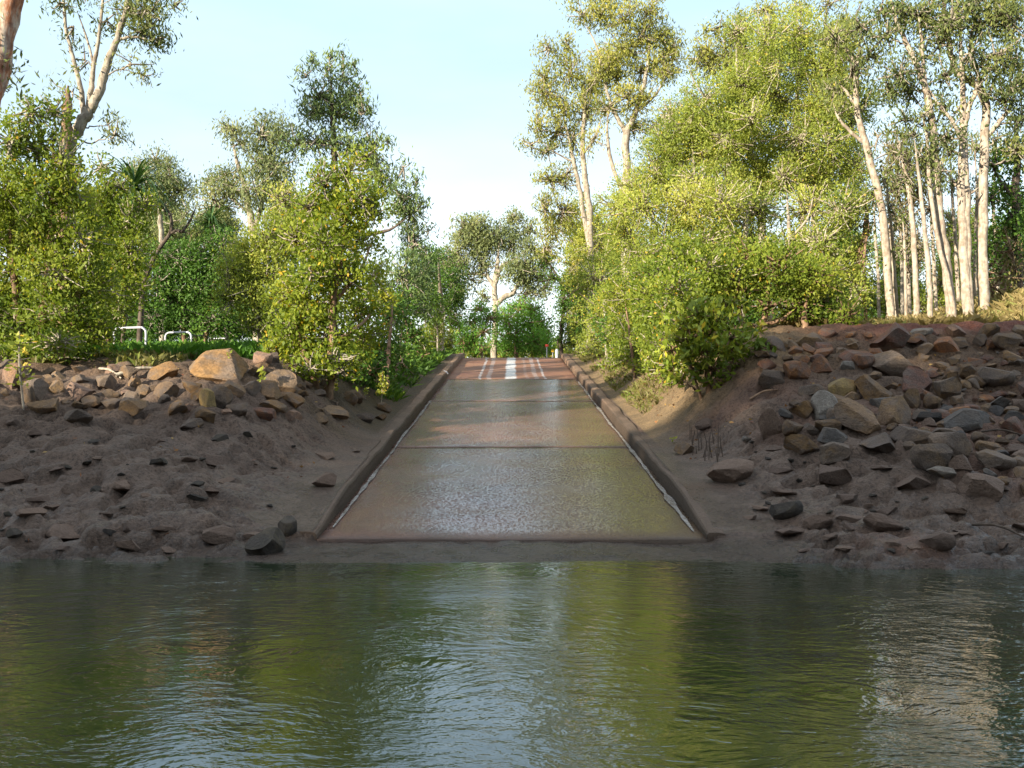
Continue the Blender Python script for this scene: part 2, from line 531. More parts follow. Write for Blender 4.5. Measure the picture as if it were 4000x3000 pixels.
def terrain0(x, y):
    x = np.asarray(x, float); y = np.asarray(y, float)
    l = np.interp(y, LY, LZ); r = np.interp(y, RY, RZ)
    w = sstep(-2.5, 2.5, x)
    bank = l * (1 - w) + r * w
    # dry mound behind the paperbarks
    bank = bank + .85 * np.exp(-((x - 12.0) / 2.3) ** 2 - ((y - 22.8) / 2.4) ** 2)
    ax = np.abs(x)
    rz = ramp_z(y)
    kz = rz + .17
    kz = np.where(y < 12.5, kz - .13 * sstep(12.5, 10.4, y), kz)
    edge = sstep(2.24, 4.3 , ax)
    creep = sstep(19, 14, y) * .035
    kz = kz + creep * (y > 10.4)
    side = kz * (1 - edge) + np.maximum(bank, np.where(y > 10.4, kz - .25, -9)) * edge
    z = np.where(ax > 2.18 - 3.0 * creep, side, rz - .22)
    apron = np.interp(y, [0, 6, 8, 9.5, 10.42], [-1.6, -.8, -.35, 0, .082])
    wa = 1 - sstep(2.5, 3.8, ax)
    front = apron * wa + bank * (1 - wa)
    kf = sstep(9.75, 10.5, y) * sstep(2.0, 2.18, ax)
    front = front * (1 - kf) + np.maximum(side, front) * kf
    z = np.where(y < 10.42, front, z)
    return z


def terrain(x, y):
    x = np.asarray(x, float); y = np.asarray(y, float)
    z = terrain0(x, y)
    ax = np.abs(x)
    amp = sstep(2.45, 3.2, ax) * sstep(8.0, 10.2, y) + .12 * (y < 10.6)
    amp = np.minimum(amp, 1.0)
    amp = amp * (1 - .55 * sstep(17, 20, y))
    n = .10 * fbm(x * .55, y * .55, s=3, o=3) + .045 * fbm(x * 2.0, y * 2.4, s=9, o=3)
    # cracked, chipped mud: plates with pits between them
    c = fbm(x * 3.3 + .5 * vnoise(x * 2, y * 2, s=31), y * 4.2, s=21, o=4)
    d = vnoise(x * 5.5 + .6 * vnoise(x * 3, y * 3, s=33), y * 8.0, s=23) + .6 * vnoise(x * 11, y * 15, s=25)
    n = n + .085 * np.clip(c, -1, .3) - .085 * sstep(.15, .45, fbm(x * 4.5, y * 6.0, s=41, o=3)) + .035 * np.abs(fbm(x * 1.6, y * 2.2, s=47, o=3)) + .05 * np.clip(d, -.7, .2)
    return z + n * amp


def hit(X, Y, d0=8.5, d1=70):
    a, b = ray(X, Y)
    d = np.arange(d0, d1, .02)
    z = CAM_H + b * d
    t = terrain(a * d, d)
    k = np.nonzero(z <= t)[0]
    i = k[0] if len(k) else len(d) - 1
    return np.array([a * d[i], d[i], t[i]])


def axis(segs):
    out = []
    for a, b, s in segs:
        out.append(np.arange(a, b, s))
    return np.unique(np.concatenate(out + [[segs[-1][1]]]))


xs = axis([(-400, -60, 20), (-60, -16, 1.5), (-16, -9, .12), (-9, -2.6, .042), (-2.6, -1.9, .04), (-1.9, 1.9, .1), (1.9, 2.6, .04), (2.6, 10, .042), (10, 16, .12), (16, 60, 1.5), (60, 400, 20)])
ys = axis([(-80, -6, 2.0), (-6, 8.4, .4), (8.4, 14.5, .04), (14.5, 17.5, .06), (17.5, 24, .12), (24, 50, .4), (50, 100, 2), (100, 900, 40)])
me, V = grid_mesh('ground', xs, ys, terrain)
x, y, z = V[:, 0], V[:, 1], V[:, 2]
nn = fbm(x * .7, y * .7, s=51, o=4)
mudc = np.array([.150, .108, .084])
soil = np.array([.13, .085, .055])
tan = np.array([.235, .165, .09])
reddirt = np.array([.17, .065, .045])
dry = np.array([.24, .18, .085])
green = np.array([.07, .085, .03])
c = np.tile(mudc, (len(V), 1))


def blend(c, col, w):
    return c * (1 - w[:, None]) + col * w[:, None]


c = blend(c, np.array([.17, .092, .066]), .5 * sstep(.1, .7, fbm(x * .5 + 3, y * .5, s=77, o=3)) * (x > 0))
up = sstep(1.5, 2.2, z + .4 * nn) * (y > 10)
c = blend(c, soil, up)
c = blend(c, tan, sstep(14.5, 17, y + nn) * sstep(5.6, 4.3, x) * (x > 2.3) * (y > 10))
c = blend(c, reddirt, sstep(17.2, 18.3, y + .3 * nn) * sstep(5, 7, x) * sstep(20.6, 19.6, y))
c = blend(c, dry, sstep(19.6, 20.8, y + .4 * nn) * sstep(4, 6, x))
c = blend(c, green, sstep(18.5, 20.5, y + nn) * (x < -3))
c = blend(c, np.array([.10, .075, .045]), sstep(16, 18, y + nn) * (x < -2.3) * (x > -4.5))
band = sstep(.22, .06, z + .05 * nn) * (y > 7)
c = c * (1 - .4 * band)[:, None]
wet = sstep(1.3, .3, z + .35 * nn) * (y > 7)
at = me.attributes.new('col', 'FLOAT_COLOR', 'POINT')
at.data.foreach_set('color', np.concatenate([c, wet[:, None]], 1).astype(np.float32).ravel())
tag(link('ground', me, mat_mud()), kind='structure')

# water sheet
wx = axis([(-300, -40, 20), (-40, 40, 4), (40, 300, 20)])
me, _ = grid_mesh('water', wx, np.array([-16., -8, 0, 4, 8, 11.5]), lambda a, b: np.zeros_like(a))
tag(link('water', me, mat_water()), kind='structure')

# ------------------------------------------------------------------ boat ramp with its kerbs
ramp = empty('boat_ramp', (0, RAMP_Y0, RAMP_Z0))
tag(ramp, kind='structure')
rm = mat_ramp()


def slab_z(x, y):
    z = ramp_z(y) + .008 * fbm(x * 1.1, y * 1.1, s=61, o=3)
    return z


jy = [10.4, 16.7, 24.0, 30.3, 46.0]
for k in range(4):
    a, b = jy[k] + (.0 if k == 0 else .035), jy[k + 1] - .035
    yy = np.arange(a, b, .12); yy = np.append(yy[:-1], b)
    xx = np.linspace(-2.02, 2.02, 35)
    me, V = grid_mesh('slab', xx, yy, slab_z)
    bm = bmesh.new(); bm.from_mesh(me)
    ed = [e for e in bm.edges if e.is_boundary]
    r_ = bmesh.ops.extrude_edge_only(bm, edges=ed)
    for v in r_['geom']:
        if isinstance(v, bmesh.types.BMVert):
            v.co.z -= .10
    bm.to_mesh(me); bm.free()
    me.transform(Matrix.Translation((0, -RAMP_Y0, -RAMP_Z0)))
    link('slab', me, rm, ramp)
# silt in the joints and under the slabs
me, V = grid_mesh('joint_silt', np.linspace(-2.02, 2.02, 12), np.arange(10.3, 46.2, .4), lambda a, b: ramp_z(b) - .045)
me.transform(Matrix.Translation((0, -RAMP_Y0, -RAMP_Z0)))
link('joint_silt', me, mat_plain('dark_silt', (.05, .028, .02), .6), ramp)
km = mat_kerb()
for sgn in (-1, 1):
    bm = bmesh.new()
    prof = [(2.0, -.12), (2.005, .09), (2.015, .165), (2.035, .19), (2.12, .195), (2.20, .19), (2.22, .165), (2.23, -.12)]
    yy = np.concatenate([[10.42], np.arange(10.6, 42.6, .3)])
    rows = []
    for yv in yy:
        row = []
        for (px, pz) in prof:
            nz = .022 * float(fbm(px * 3 + sgn * 9, yv * 1.1, s=71, o=3)); nx_ = .016 * float(fbm(px * 4 + sgn * 5, yv * .9, s=73, o=3))
            low = float(sstep(12.5, 10.4, yv)) * .13
            row.append(bm.verts.new((sgn * (px + nx_), yv - RAMP_Y0, float(ramp_z(yv)) - RAMP_Z0 + (pz if pz < 0 else pz - low) + nz)))
        rows.append(row)
    for a, b in zip(rows[:-1], rows[1:]):
        for k in range(len(prof) - 1):
            bm.faces.new((a[k], a[k + 1], b[k + 1], b[k]) if sgn < 0 else (a[k], b[k], b[k + 1], a[k + 1]))
    bm.faces.new(rows[0] if sgn > 0 else rows[0][::-1]); bm.faces.new(rows[-1][::-1] if sgn > 0 else rows[-1])
    bmesh.ops.recalc_face_normals(bm, faces=bm.faces)
    me = bpy.data.meshes.new('kerb'); bm.to_mesh(me); bm.free()
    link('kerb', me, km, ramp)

# water running down beside the kerbs
rmx = mat_runoff()
for sgn, y0, y1, w0 in ((1, 10.7, 29.5, .042), (-1, 10.9, 24.0, .032)):
    yy = np.arange(y0, y1, .12)
    L, Rr = [], []
    for yv in yy:
        t_ = (yv - y0) / (y1 - y0)
        cx = 1.975 - w0 * .6 - .03 * abs(float(fbm(yv * .5, sgn * 3.0, s=81, o=2)))
        w = w0 * (.35 + .8 * abs(float(fbm(yv * 1.3, sgn * 7.0, s=83, o=3)))) * (1 - .3 * t_)
        w *= min(1, (yv - y0) / .8 + .2)
        zz = float(ramp_z(yv)) + .016
        L.append((sgn * (cx - w), yv, zz)); Rr.append((sgn * (cx + w), yv, zz))
    n = len(yy)
    F = [(i, n + i, n + i + 1, i + 1) for i in range(n - 1)]
    if sgn < 0:
        F = [f[::-1] for f in F]
    me = bpy.data.meshes.new('water_runoff'); me.from_pydata(L + Rr, [], F); me.update()
    tag(link('water_runoff', me, rmx), kind='structure')

# ------------------------------------------------------------------ rocks
def rock_mesh(seed, sub=3, lo=.33, hi=.62):
    r = np.random.default_rng(seed)
    bm = bmesh.new()
    bmesh.ops.create_icosphere(bm, subdivisions=sub + 1, radius=1.0)
    V = np.array([v.co[:] for v in bm.verts])
    V *= np.array([1.0, .8, .75]) * (1 + .12 * r.normal(size=3))
    for k in range(11):
        n = r.normal(size=3); n /= np.linalg.norm(n)
        o = r.uniform(lo, hi)
        d = V @ n - o
        V = V - np.where(d > 0, d * .97, 0)[:, None] * n
    V += .022 * np.stack([fbm(V[:, 0] * 2.2 + q * 7, V[:, 1] * 2.2, V[:, 2] * 2.2, s=seed + q, o=4) for q in range(3)], 1)
    V -= (V.max(0) + V.min(0)) / 2
    V /= (V.max(0) - V.min(0))
    for v, cc in zip(bm.verts, V):
        v.co = cc
    me = bpy.data.meshes.new('rock'); bm.to_mesh(me); bm.free()
    me.materials.append(RM['grey'])
    for p_ in me.polygons:
        p_.use_smooth = False
    return me


ROCKS = [rock_mesh(100 + k) for k in range(22)]
ROCKS.append(rock_mesh(305, 4, .40, .70))
placed = []


def place_rock(p, w, d, h, kind, label, group=None, name='rock', sink=.25, tilt=.3, rz=None, variant=None):
    me = ROCKS[random.randrange(22) if variant is None else variant]
    o = bpy.data.objects.new(name, me)
    COL.objects.link(o)
    o.scale = (w, d, h)
    o.rotation_euler = (random.uniform(-tilt, tilt), random.uniform(-tilt, tilt), random.uniform(-.35, .35) + random.choice((0, math.pi)) if rz is None else rz)
    o.location = (p[0], p[1] + d * .15, p[2] + h * (.5 - sink))
    o.material_slots[0].link = 'OBJECT'
    o.material_slots[0].material = RM[kind]
    tag(o, label, name, group)
    placed.append((p[0], p[1], w))
    return o


ZS = .553 / 1.508
PB = 'bank below the paperbarks'
HB = 'bank with the white hoops'


def zr(zx, zy, w, h, kind, label, off=2600, **kw):
    X = off * .553 + zx * ZS; Y = 1200 * .553 + zy * ZS
    wd, hd = w * ZS, h * ZS
    p = hit(X, Y + hd * .30)
    sc = p[1] * S / FOC
    place_rock(p, wd * sc * 1.08, wd * sc * random.uniform(.7, .95), hd * sc * 1.12, kind, label, **kw)


right = [
    (1345, 215, 250, 175, 'red', 'large red-brown boulder at the crest of the rock pile, below the paperbark trunks'),
    (1350, 350, 290, 150, 'grey', 'flat-topped grey slab with an orange underside, just under the red-brown crest boulder'),
    (1480, 440, 190, 190, 'red', 'angular purplish rock below the overhanging flat-topped slab'),
    (1040, 485, 165, 130, 'yellow', 'bright yellow rock, the yellowest on the bank below the paperbarks'),
    (1225, 505, 210, 165, 'ochre', 'squat olive-ochre boulder touching the bright yellow rock'),
    (780, 385, 150, 130, 'orange', 'wedge-shaped orange rock nearest the glossy low shrub'),
    (920, 355, 125, 110, 'orange', 'rounded orange-red rock next to the wedge-shaped orange one'),
    (945, 590, 150, 190, 'pale', 'tall flat-faced grey-brown block standing under the bright yellow rock'),
    (1160, 660, 320, 210, 'brown', 'biggest brown boulder in the middle of the rock pile'),
    (1350, 640, 230, 170, 'brown', 'second big brown boulder leaning against the biggest one'),
    (1265, 825, 210, 130, 'grey', 'dark grey block hollow underneath, at the foot of the big brown boulders'),
    (1010, 855, 180, 120, 'grey', 'smooth grey wedge lying at the foot of the pile on reddish mud'),
    (1000, 775, 170, 100, 'blue', 'dark slate-grey rock below the tall flat-faced block'),
    (1690, 830, 220, 200, 'grey', 'large smooth grey slab leaning upright at the foot of the pile'),
    (1560, 905, 220, 170, 'grey', 'broad grey slab beside the large leaning one'),
    (1470, 765, 230, 140, 'grey', 'long rough-topped grey boulder behind the broad slab'),
    (1540, 655, 140, 65, 'blue', 'small blue-grey slab lying flat among brown rocks'),
    (1800, 670, 320, 140, 'blue', 'long dark blue-grey slab sloping up to a point'),
    (1965, 580, 170, 90, 'blue', 'bluish slab lodged above the long pointed slab'),
    (1885, 1060, 240, 140, 'mud', 'wide flat mud-grey slab low on the bank below the paperbarks'),
    (985, 1020, 185, 135, 'mud', 'lone angular mud-coated rock on the reddish mud'),
    (390, 985, 260, 150, 'mud', 'long mud-coated rock lying beside the root sticks'),
    (720, 1205, 185, 110, 'wet', 'dark pointed rock sunk in the mud between ramp and rock pile'),
    (905, 1285, 170, 90, 'mud', 'flat pointed mud slab near the water below the lone angular rock'),
    (1270, 1290, 220, 95, 'mud', 'thin rectangular mud slab half buried near the water'),
    (1610, 1385, 190, 115, 'mud', 'thick mud-coated slab with a shaded front edge, close to the water'),
    (110, 840, 110, 80, 'brown', 'small brown rock just outside the kerb by the root sticks'),
    (640, 430, 160, 110, 'grey', 'dark grey slab under the hanging leaves of the glossy low shrub'),
    (1660, 235, 160, 110, 'orange', 'orange triangular rock at the crest next to the pale rock'),
    (1725, 165, 130, 80, 'pink', 'pale pinkish rock on the crest beside the red dirt'),
    (1515, 150, 130, 60, 'pale', 'pale grey flat rock on the crest behind the red-brown boulder'),
    (2010, 205, 140, 90, 'tan', 'beige flat-topped rock standing alone on the crest'),
    (1790, 385, 110, 80, 'ochre', 'round ochre rock in the upper pile'),
    (1845, 450, 130, 90, 'ochre', 'olive-brown rounded rock touching the round ochre one'),
    (1655, 490, 150, 135, 'tan', 'grey-tan pitted boulder above the small blue-grey slab'),
    (1450, 550, 140, 120, 'brown', 'brownish block wedged under the purplish angular rock'),
    (1580, 570, 110, 100, 'brown', 'small square brown rock beside the small blue-grey slab'),
    (1960, 420, 190, 110, 'grey', 'wide grey-brown rock in the upper pile under the beige one'),
    (815, 620, 150, 130, 'ochre', 'cracked ochre rock propped on dark rocks at the pile edge'),
    (620, 690, 140, 200, 'mud', 'tall mud-smeared rock face where the pile meets the mud slope'),
    (810, 825, 200, 105, 'ochre', 'low olive-brown rock with mud on its top'),
    (750, 725, 115, 100, 'brown', 'grey rock with an orange corner under the cracked ochre rock'),
    (2060, 705, 140, 110, 'red', 'rusty brown flat rock by the long pointed slab'),
    (1960, 905, 210, 120, 'grey', 'dark grey ledge-like rock above the wide flat slab'),
    (1625, 985, 160, 60, 'pale', 'pale flat rock lying in front of the broad grey slab'),
    (1080, 352, 85, 60, 'pale', 'small pale squarish rock near the rounded orange-red one'),
    (1130, 290, 170, 80, 'red', 'dark rusty rock in the shade behind the small pale rock'),
    (940, 285, 110, 50, 'orange', 'low rust-coloured rock beneath the mangrove stems'),
    (1450, 1040, 230, 110, 'mud', 'smooth mud-covered slab in the middle of the lower mud'),
    (245, 700, 130, 70, 'mud', 'narrow mud-coated ridge rock on the sunlit slope edge'),
]
for a in right:
    zr(*a)
zr(478, 785, 55, 40, 'pale', 'small whitish stone lying alone on the mud slope', name='stone')
left = [
    (1260, 355, 345, 195, 'ochre', 'huge ochre-brown boulder, the largest on the bank with the white hoops', 22),
    (470, 515, 155, 130, 'pink', 'square pinkish rock lit by the sun under the leafy bushes'),
    (1215, 545, 95, 125, 'yellow', 'upright yellow-ochre rock with one bright face below the huge boulder'),
    (1300, 550, 125, 135, 'grey', 'grey block joined to the upright yellow-ochre rock'),
    (1205, 645, 120, 90, 'ochre', 'rounded yellowish rock below the upright one'),
    (970, 500, 140, 115, 'brown', 'grey-brown sloping rock on the edge of the mud, below the ochre lump'),
    (1655, 440, 190, 160, 'tan', 'large tan rock under the yellow-green shrub'),
    (1375, 490, 125, 85, 'tan', 'tan rock with a sharp top, between the huge boulder and the mud'),
    (1725, 555, 130, 85, 'ochre', 'ochre rock below the large tan one'),
    (1970, 620, 175, 80, 'tan', 'long low tan rock nearest the kerb'),
    (1550, 632, 140, 80, 'red', 'low red-brown rock at the mud edge'),
    (960, 380, 175, 120, 'ochre', 'ochre lump at the shoulder of the huge boulder'),
    (1030, 600, 130, 90, 'ochre', 'flat yellow-brown rock set into the mud edge'),
    (265, 595, 175, 90, 'brown', 'low grey-brown rock beside the sapling'),
    (455, 650, 155, 80, 'grey', 'dark grey sloping rock in front of the square pinkish one'),
    (775, 600, 150, 110, 'brown', 'brown rock with a dark overhang at the mud edge'),
    (75, 410, 150, 150, 'pink', 'pinkish rock at the edge of the bank, behind the sapling'),
    (165, 525, 65, 130, 'tan', 'narrow sunlit rock just behind the sapling stem'),
    (850, 505, 95, 75, 'tan', 'small tan rock near the ochre lump'),
    (760, 385, 100, 85, 'tan', 'weathered tan rock half lost in dry sticks'),
    (1540, 310, 110, 80, 'pink', 'dusky pink rock in the shade beside the huge boulder'),
    (800, 450, 90, 90, 'ochre', 'upright ochre stone among the driftwood'),
    (1480, 480, 100, 100, 'grey', 'dark grey rock between the tan rocks'),
    (1400, 610, 120, 80, 'grey', 'grey rounded rock at the mud edge below the grey block'),
    (1130, 480, 110, 70, 'ochre', 'small ochre rock at the foot of the huge boulder'),
    (320, 480, 90, 80, 'brown', 'brown rock squeezed behind the square pinkish one'),
    (650, 520, 100, 70, 'tan', 'tan chip-like rock beside the square pinkish rock'),
    (1560, 1400, 210, 200, 'wet', 'large dark wet rock with a pointed top standing at the waterline by the ramp'),
    (1690, 1310, 110, 120, 'wet', 'dark upright rock beside the mud-covered kerb foot'),
    (1285, 1345, 190, 95, 'mud', 'flat mud slab with a shaded lower lip near the waterline'),
    (760, 1300, 115, 65, 'mud', 'grey tilted slab low on the mud, paired with a shaded hollow'),
    (1905, 1035, 130, 90, 'mud', 'mud-coated rock close to the mud-covered kerb'),
    (55, 1010, 155, 85, 'mud', 'thick mud-coated ledge half way up the mud'),
    (930, 930, 85, 45, 'wet', 'small dark rock poking from the middle of the mud'),
    (1155, 1130, 110, 45, 'wet', 'thin dark slab edge showing low in the mud'),
    (1290, 775, 95, 42, 'wet', 'small dark rock just below the rock line'),
    (750, 1412, 125, 70, 'mud', 'pale mud slab at the water edge'),
    (700, 1060, 150, 70, 'mud', 'long tilted mud slab in the middle of the mud'),
    (1120, 715, 130, 50, 'grey', 'grey rock sunk flat below the rock line'),
    (1460, 755, 60, 36, 'wet', 'smallest dark rock below the rock line'),
    (70, 1345, 90, 60, 'wet', 'dark rock by the water in the corner of the mud'),
]
for a in left:
    zr(*a[:6], off=0, **({'variant': a[6]} if len(a) > 6 else {}))


def in_poly(X, Y, poly):
    r_ = False
    n = len(poly)
    for i in range(n):
        x1, y1 = poly[i]; x2, y2 = poly[(i + 1) % n]
        if (y1 > Y) != (y2 > Y) and X < (x2 - x1) * (Y - y1) / (y2 - y1) + x1:
            r_ = not r_
    return r_


def fill(n, poly, wr, kinds, lab, group, name='rock', gap=.35, hr=(.55, .85), sink=.34, tilt=.35):
    xs_ = [q[0] for q in poly]; ys_ = [q[1] for q in poly]
    k = tries = 0
    while k < n and tries < n * 40:
        tries += 1
        X = random.uniform(min(xs_), max(xs_)); Y = random.uniform(min(ys_), max(ys_))
        if not in_poly(X, Y, poly):
            continue
        p = hit(X, Y)
        w = random.uniform(*wr) * random.choice((1, 1, 1.5))
        if any((p[0] - q[0]) ** 2 + (p[1] - q[1]) ** 2 < (gap * (w + q[2])) ** 2 for q in placed):
            continue
        kd = random.choice(kinds)
        place_rock(p, w, w * random.uniform(.7, 1.0), w * random.uniform(*hr), kd, lab[kd], group % kd if '%' in group else group, name, sink, tilt)
        k += 1


nm = dict(ochre='ochre', tan='tan', yellow='yellow', red='red-brown', orange='orange', pink='pinkish', brown='brown', grey='grey', pale='pale', blue='blue-grey', mud='mud-coated', wet='dark wet')
# upper pile of the paperbark bank
up_p = [(1650, 745), (1800, 722), (2230, 716), (2230, 900), (1960, 905), (1760, 850), (1640, 800)]
kk = ['red', 'orange', 'brown', 'grey', 'tan', 'ochre']
fill(84, up_p, (.16, .34), kk, {k: 'smaller %s rock packed in the upper rock pile below the paperbarks' % nm[k] for k in kk}, 'smaller rocks of the upper pile, %s')
lo_p = [(1700, 850), (1960, 890), (2230, 880), (2230, 1080), (2050, 1060), (1920, 960), (1700, 940)]
kk = ['grey', 'brown', 'mud', 'brown', 'blue']
fill(58, lo_p, (.15, .32), kk, {k: 'smaller %s rock in the lower rock pile below the paperbarks' % nm[k] for k in kk}, 'smaller rocks of the lower pile, %s')
# stones on the reddish dirt between rocks
kk = ['pale', 'red', 'brown']
fill(45, [(1930, 790), (2230, 730), (2230, 900), (2000, 880)], (.05, .11), kk, {k: 'little %s stone on the dirt between the piled rocks below the paperbarks' % nm[k] for k in kk}, 'little stones in the rock pile, %s', 'stone', gap=.3)
# mud flat of the paperbark bank
md_r = [(1530, 960), (1700, 960), (1900, 1000), (2230, 1090), (2230, 1200), (1720, 1200), (1600, 1120)]
fill(24, md_r, (.10, .30), ['mud'], {'mud': 'mud-coated stone half buried in the mud flat below the paperbarks'}, 'half buried rocks in the mud below the paperbarks', 'stone', gap=.5, hr=(.26, .45), sink=.5, tilt=.22)
# rock line of the hoop bank
up_l = [(-20, 790), (250, 790), (420, 800), (560, 770), (640, 800), (830, 860), (830, 915), (500, 905), (250, 895), (-20, 880)]
kk = ['tan', 'ochre', 'brown', 'grey', 'pink']
fill(58, up_l, (.13, .30), kk, {k: 'smaller %s rock in the line of rocks on the bank with the white hoops' % nm[k] for k in kk}, 'smaller rocks of the rock line, %s')
md_l = [(-20, 915), (560, 930), (800, 940), (740, 1010), (640, 1120), (560, 1190), (-20, 1195)]
fill(22, md_l, (.12, .36), ['mud'], {'mud': 'mud-coated stone half buried in the mud flat below the white hoops'}, 'half buried rocks in the mud below the hoops', 'stone', gap=.5, hr=(.26, .45), sink=.5, tilt=.22)
fill(22, md_l, (.04, .10), ['wet'], {'wet': 'small dark stone stuck in the mud flat below the white hoops'}, 'small dark stones in the mud below the hoops', 'pebble', gap=.3, hr=(.3, .6), sink=.3)
fill(22, md_r, (.04, .10), ['wet'], {'wet': 'small dark stone stuck in the mud flat below the paperbarks'}, 'small dark stones in the mud below the paperbarks', 'pebble', gap=.3, hr=(.3, .6), sink=.3)

# ------------------------------------------------------------------ foliage
def unit(n):
    v = rng.normal(size=(n, 3))
    return v / np.linalg.norm(v, axis=1)[:, None]


def leaf_quads(C, A, L, W, N=None):
    """diamond leaves: centres C, directions A, blades turned roughly towards N"""
    n = len(C)
    A = A / (np.linalg.norm(A, axis=1)[:, None] + 1e-9)
    q = unit(n)
    if N is not None:
        q = N + q * .95
    Bv = np.cross(A, q); Bv /= np.linalg.norm(Bv, axis=1)[:, None] + 1e-9
    sz = rng.uniform(.55, 1.4, n); l = (L * sz * rng.uniform(.9, 1.1, n))[:, None]; w = (W * sz * rng.uniform(.85, 1.15, n))[:, None]
    V = np.stack([C - A * l * .5, C + Bv * w * .5 + A * l * .08, C + A * l * .5, C - Bv * w * .5 + A * l * .08], 1)
    return V.reshape(-1, 3)


STY = {
    'mangrove': dict(mat='mangrove', L=.075, W=.038, mode='up', k=14, sr=.14, dens=3.4),
    'light': dict(mat='mangrove_light', L=.066, W=.032, mode='up', k=18, sr=.16, dens=2.6),
    'yellow': dict(mat='mangrove_yellow', L=.078, W=.04, mode='up', k=14, sr=.14, dens=3.3),
    'bright': dict(mat='bright', L=.10, W=.05, mode='up', k=16, sr=.22, dens=3.0),
    'glossy': dict(mat='glossy', L=.13, W=.055, mode='up', k=12, sr=.12, dens=3.0),
    'deep': dict(mat='deep', L=.10, W=.05, mode='any', k=16, sr=.2, dens=3.0),
    'gum': dict(mat='gum', L=.14, W=.035, mode='droop', k=26, sr=.26, dens=2.2),
    'gum_gold': dict(mat='gum_gold', L=.14, W=.04, mode='droop', k=26, sr=.26, dens=2.0),
    'gum_grey': dict(mat='gum_grey', L=.15, W=.045, mode='droop', k=28, sr=.32, dens=2.6),
    'paper': dict(mat='gum', L=.10, W=.034, mode='droop', k=22, sr=.22, dens=2.4),
    'wattle': dict(mat='wattle', L=.16, W=.04, mode='droop', k=24, sr=.26, dens=2.4),
    'vine': dict(mat='vine', L=.09, W=.035, mode='droop', k=20, sr=.2, dens=1.5),
}
NLEAF = [0]


def crown(clumps, st, d0, tips, tw, twr, jit=.45, yellow=0.0):
    """leaf mesh data for clumps [(X,Y,d,rx,ry,mul,tint)]"""
    VV, TT = [], []
    for (X, Y, d, rx, ry, mul, tb) in clumps:
        c = P(X, Y, d)
        sc = S * d / FOC
        a, b = rx * sc, ry * sc * (1.25 if st['mat'] == 'mangrove_light' else 1.05)
        e = (a + b) * .5 * 1.05
        L = max(st['L'], .0023 * d); W = max(st['W'], .0011 * d)
        n = st['dens'] * mul * math.pi * a * b / (.5 * L * W)
        ns = max(4, int(n / st['k']))
        u = unit(ns)
        rad = rng.uniform(.25, 1.0, ns) ** .55
        rad = np.where(rng.random(ns) < .09, rad * 1.32, rad)
        lump = 1 + .38 * vnoise(u[:, 0] * 1.7 + X, u[:, 1] * 1.7 + Y, u[:, 2] * 1.7, s=5)
        sp = c + u * (rad * lump)[:, None] * np.array([a, e, b])
        # twigs reach some sprigs
        if tw is not None:
            for k in range(0, ns, max(1, int(ns / (10 + 14 * twr)))):
                m = (c * .35 + sp[k] * .65) + np.array([0, 0, -.05 * b]) + rng.normal(size=3) * .06 * a
                s0 = c + (sp[k] - c) * .05 + rng.normal(size=3) * .08 * a
                r0 = .0045 + .0005 * d
                tw.tube([s0, m, sp[k] + (sp[k] - c) * rng.uniform(.0, .3)], [r0 * 1.6, r0 * 1.1, r0 * .5], 3)
        k = st['k']
        sig = st['sr'] * min(1.0, .5 * (a + b) / .45 + .25)
        off = rng.normal(size=(ns, k, 3)) * sig * np.array([.62, .62, .5])
        C = (sp[:, None, :] + off).reshape(-1, 3)
        outw = np.repeat(u, k, 0)
        if st['mode'] == 'up':
            A = outw * .5 + unit(ns * k) * .9 + np.array([0, 0, .55])
        elif st['mode'] == 'droop':
            A = unit(ns * k) * .75 + np.array([0, 0, -.8])
        else:
            A = unit(ns * k) + np.array([0, 0, -.1])
        VV.append(leaf_quads(C, A, L, W, outw * .8 + np.array([0, -.25, .2])))
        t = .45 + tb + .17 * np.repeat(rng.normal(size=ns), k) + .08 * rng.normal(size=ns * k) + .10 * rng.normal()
        if yellow:
            t = np.where(rng.random(ns * k) < yellow, 1.0, np.minimum(t, .88))
        TT.append(np.clip(t, 0, 1))
    V = np.concatenate(VV); T = np.concatenate(TT)
    NLEAF[0] += len(T)
    return V, T


def clear(X, d, Y=999):
    u = abs(X * S - 512.0) / FOC
    if Y < 470 or d > 41 or u * d >= 2.75:
        return d
    return min(2.75 / max(u, 1e-3), 42.0)


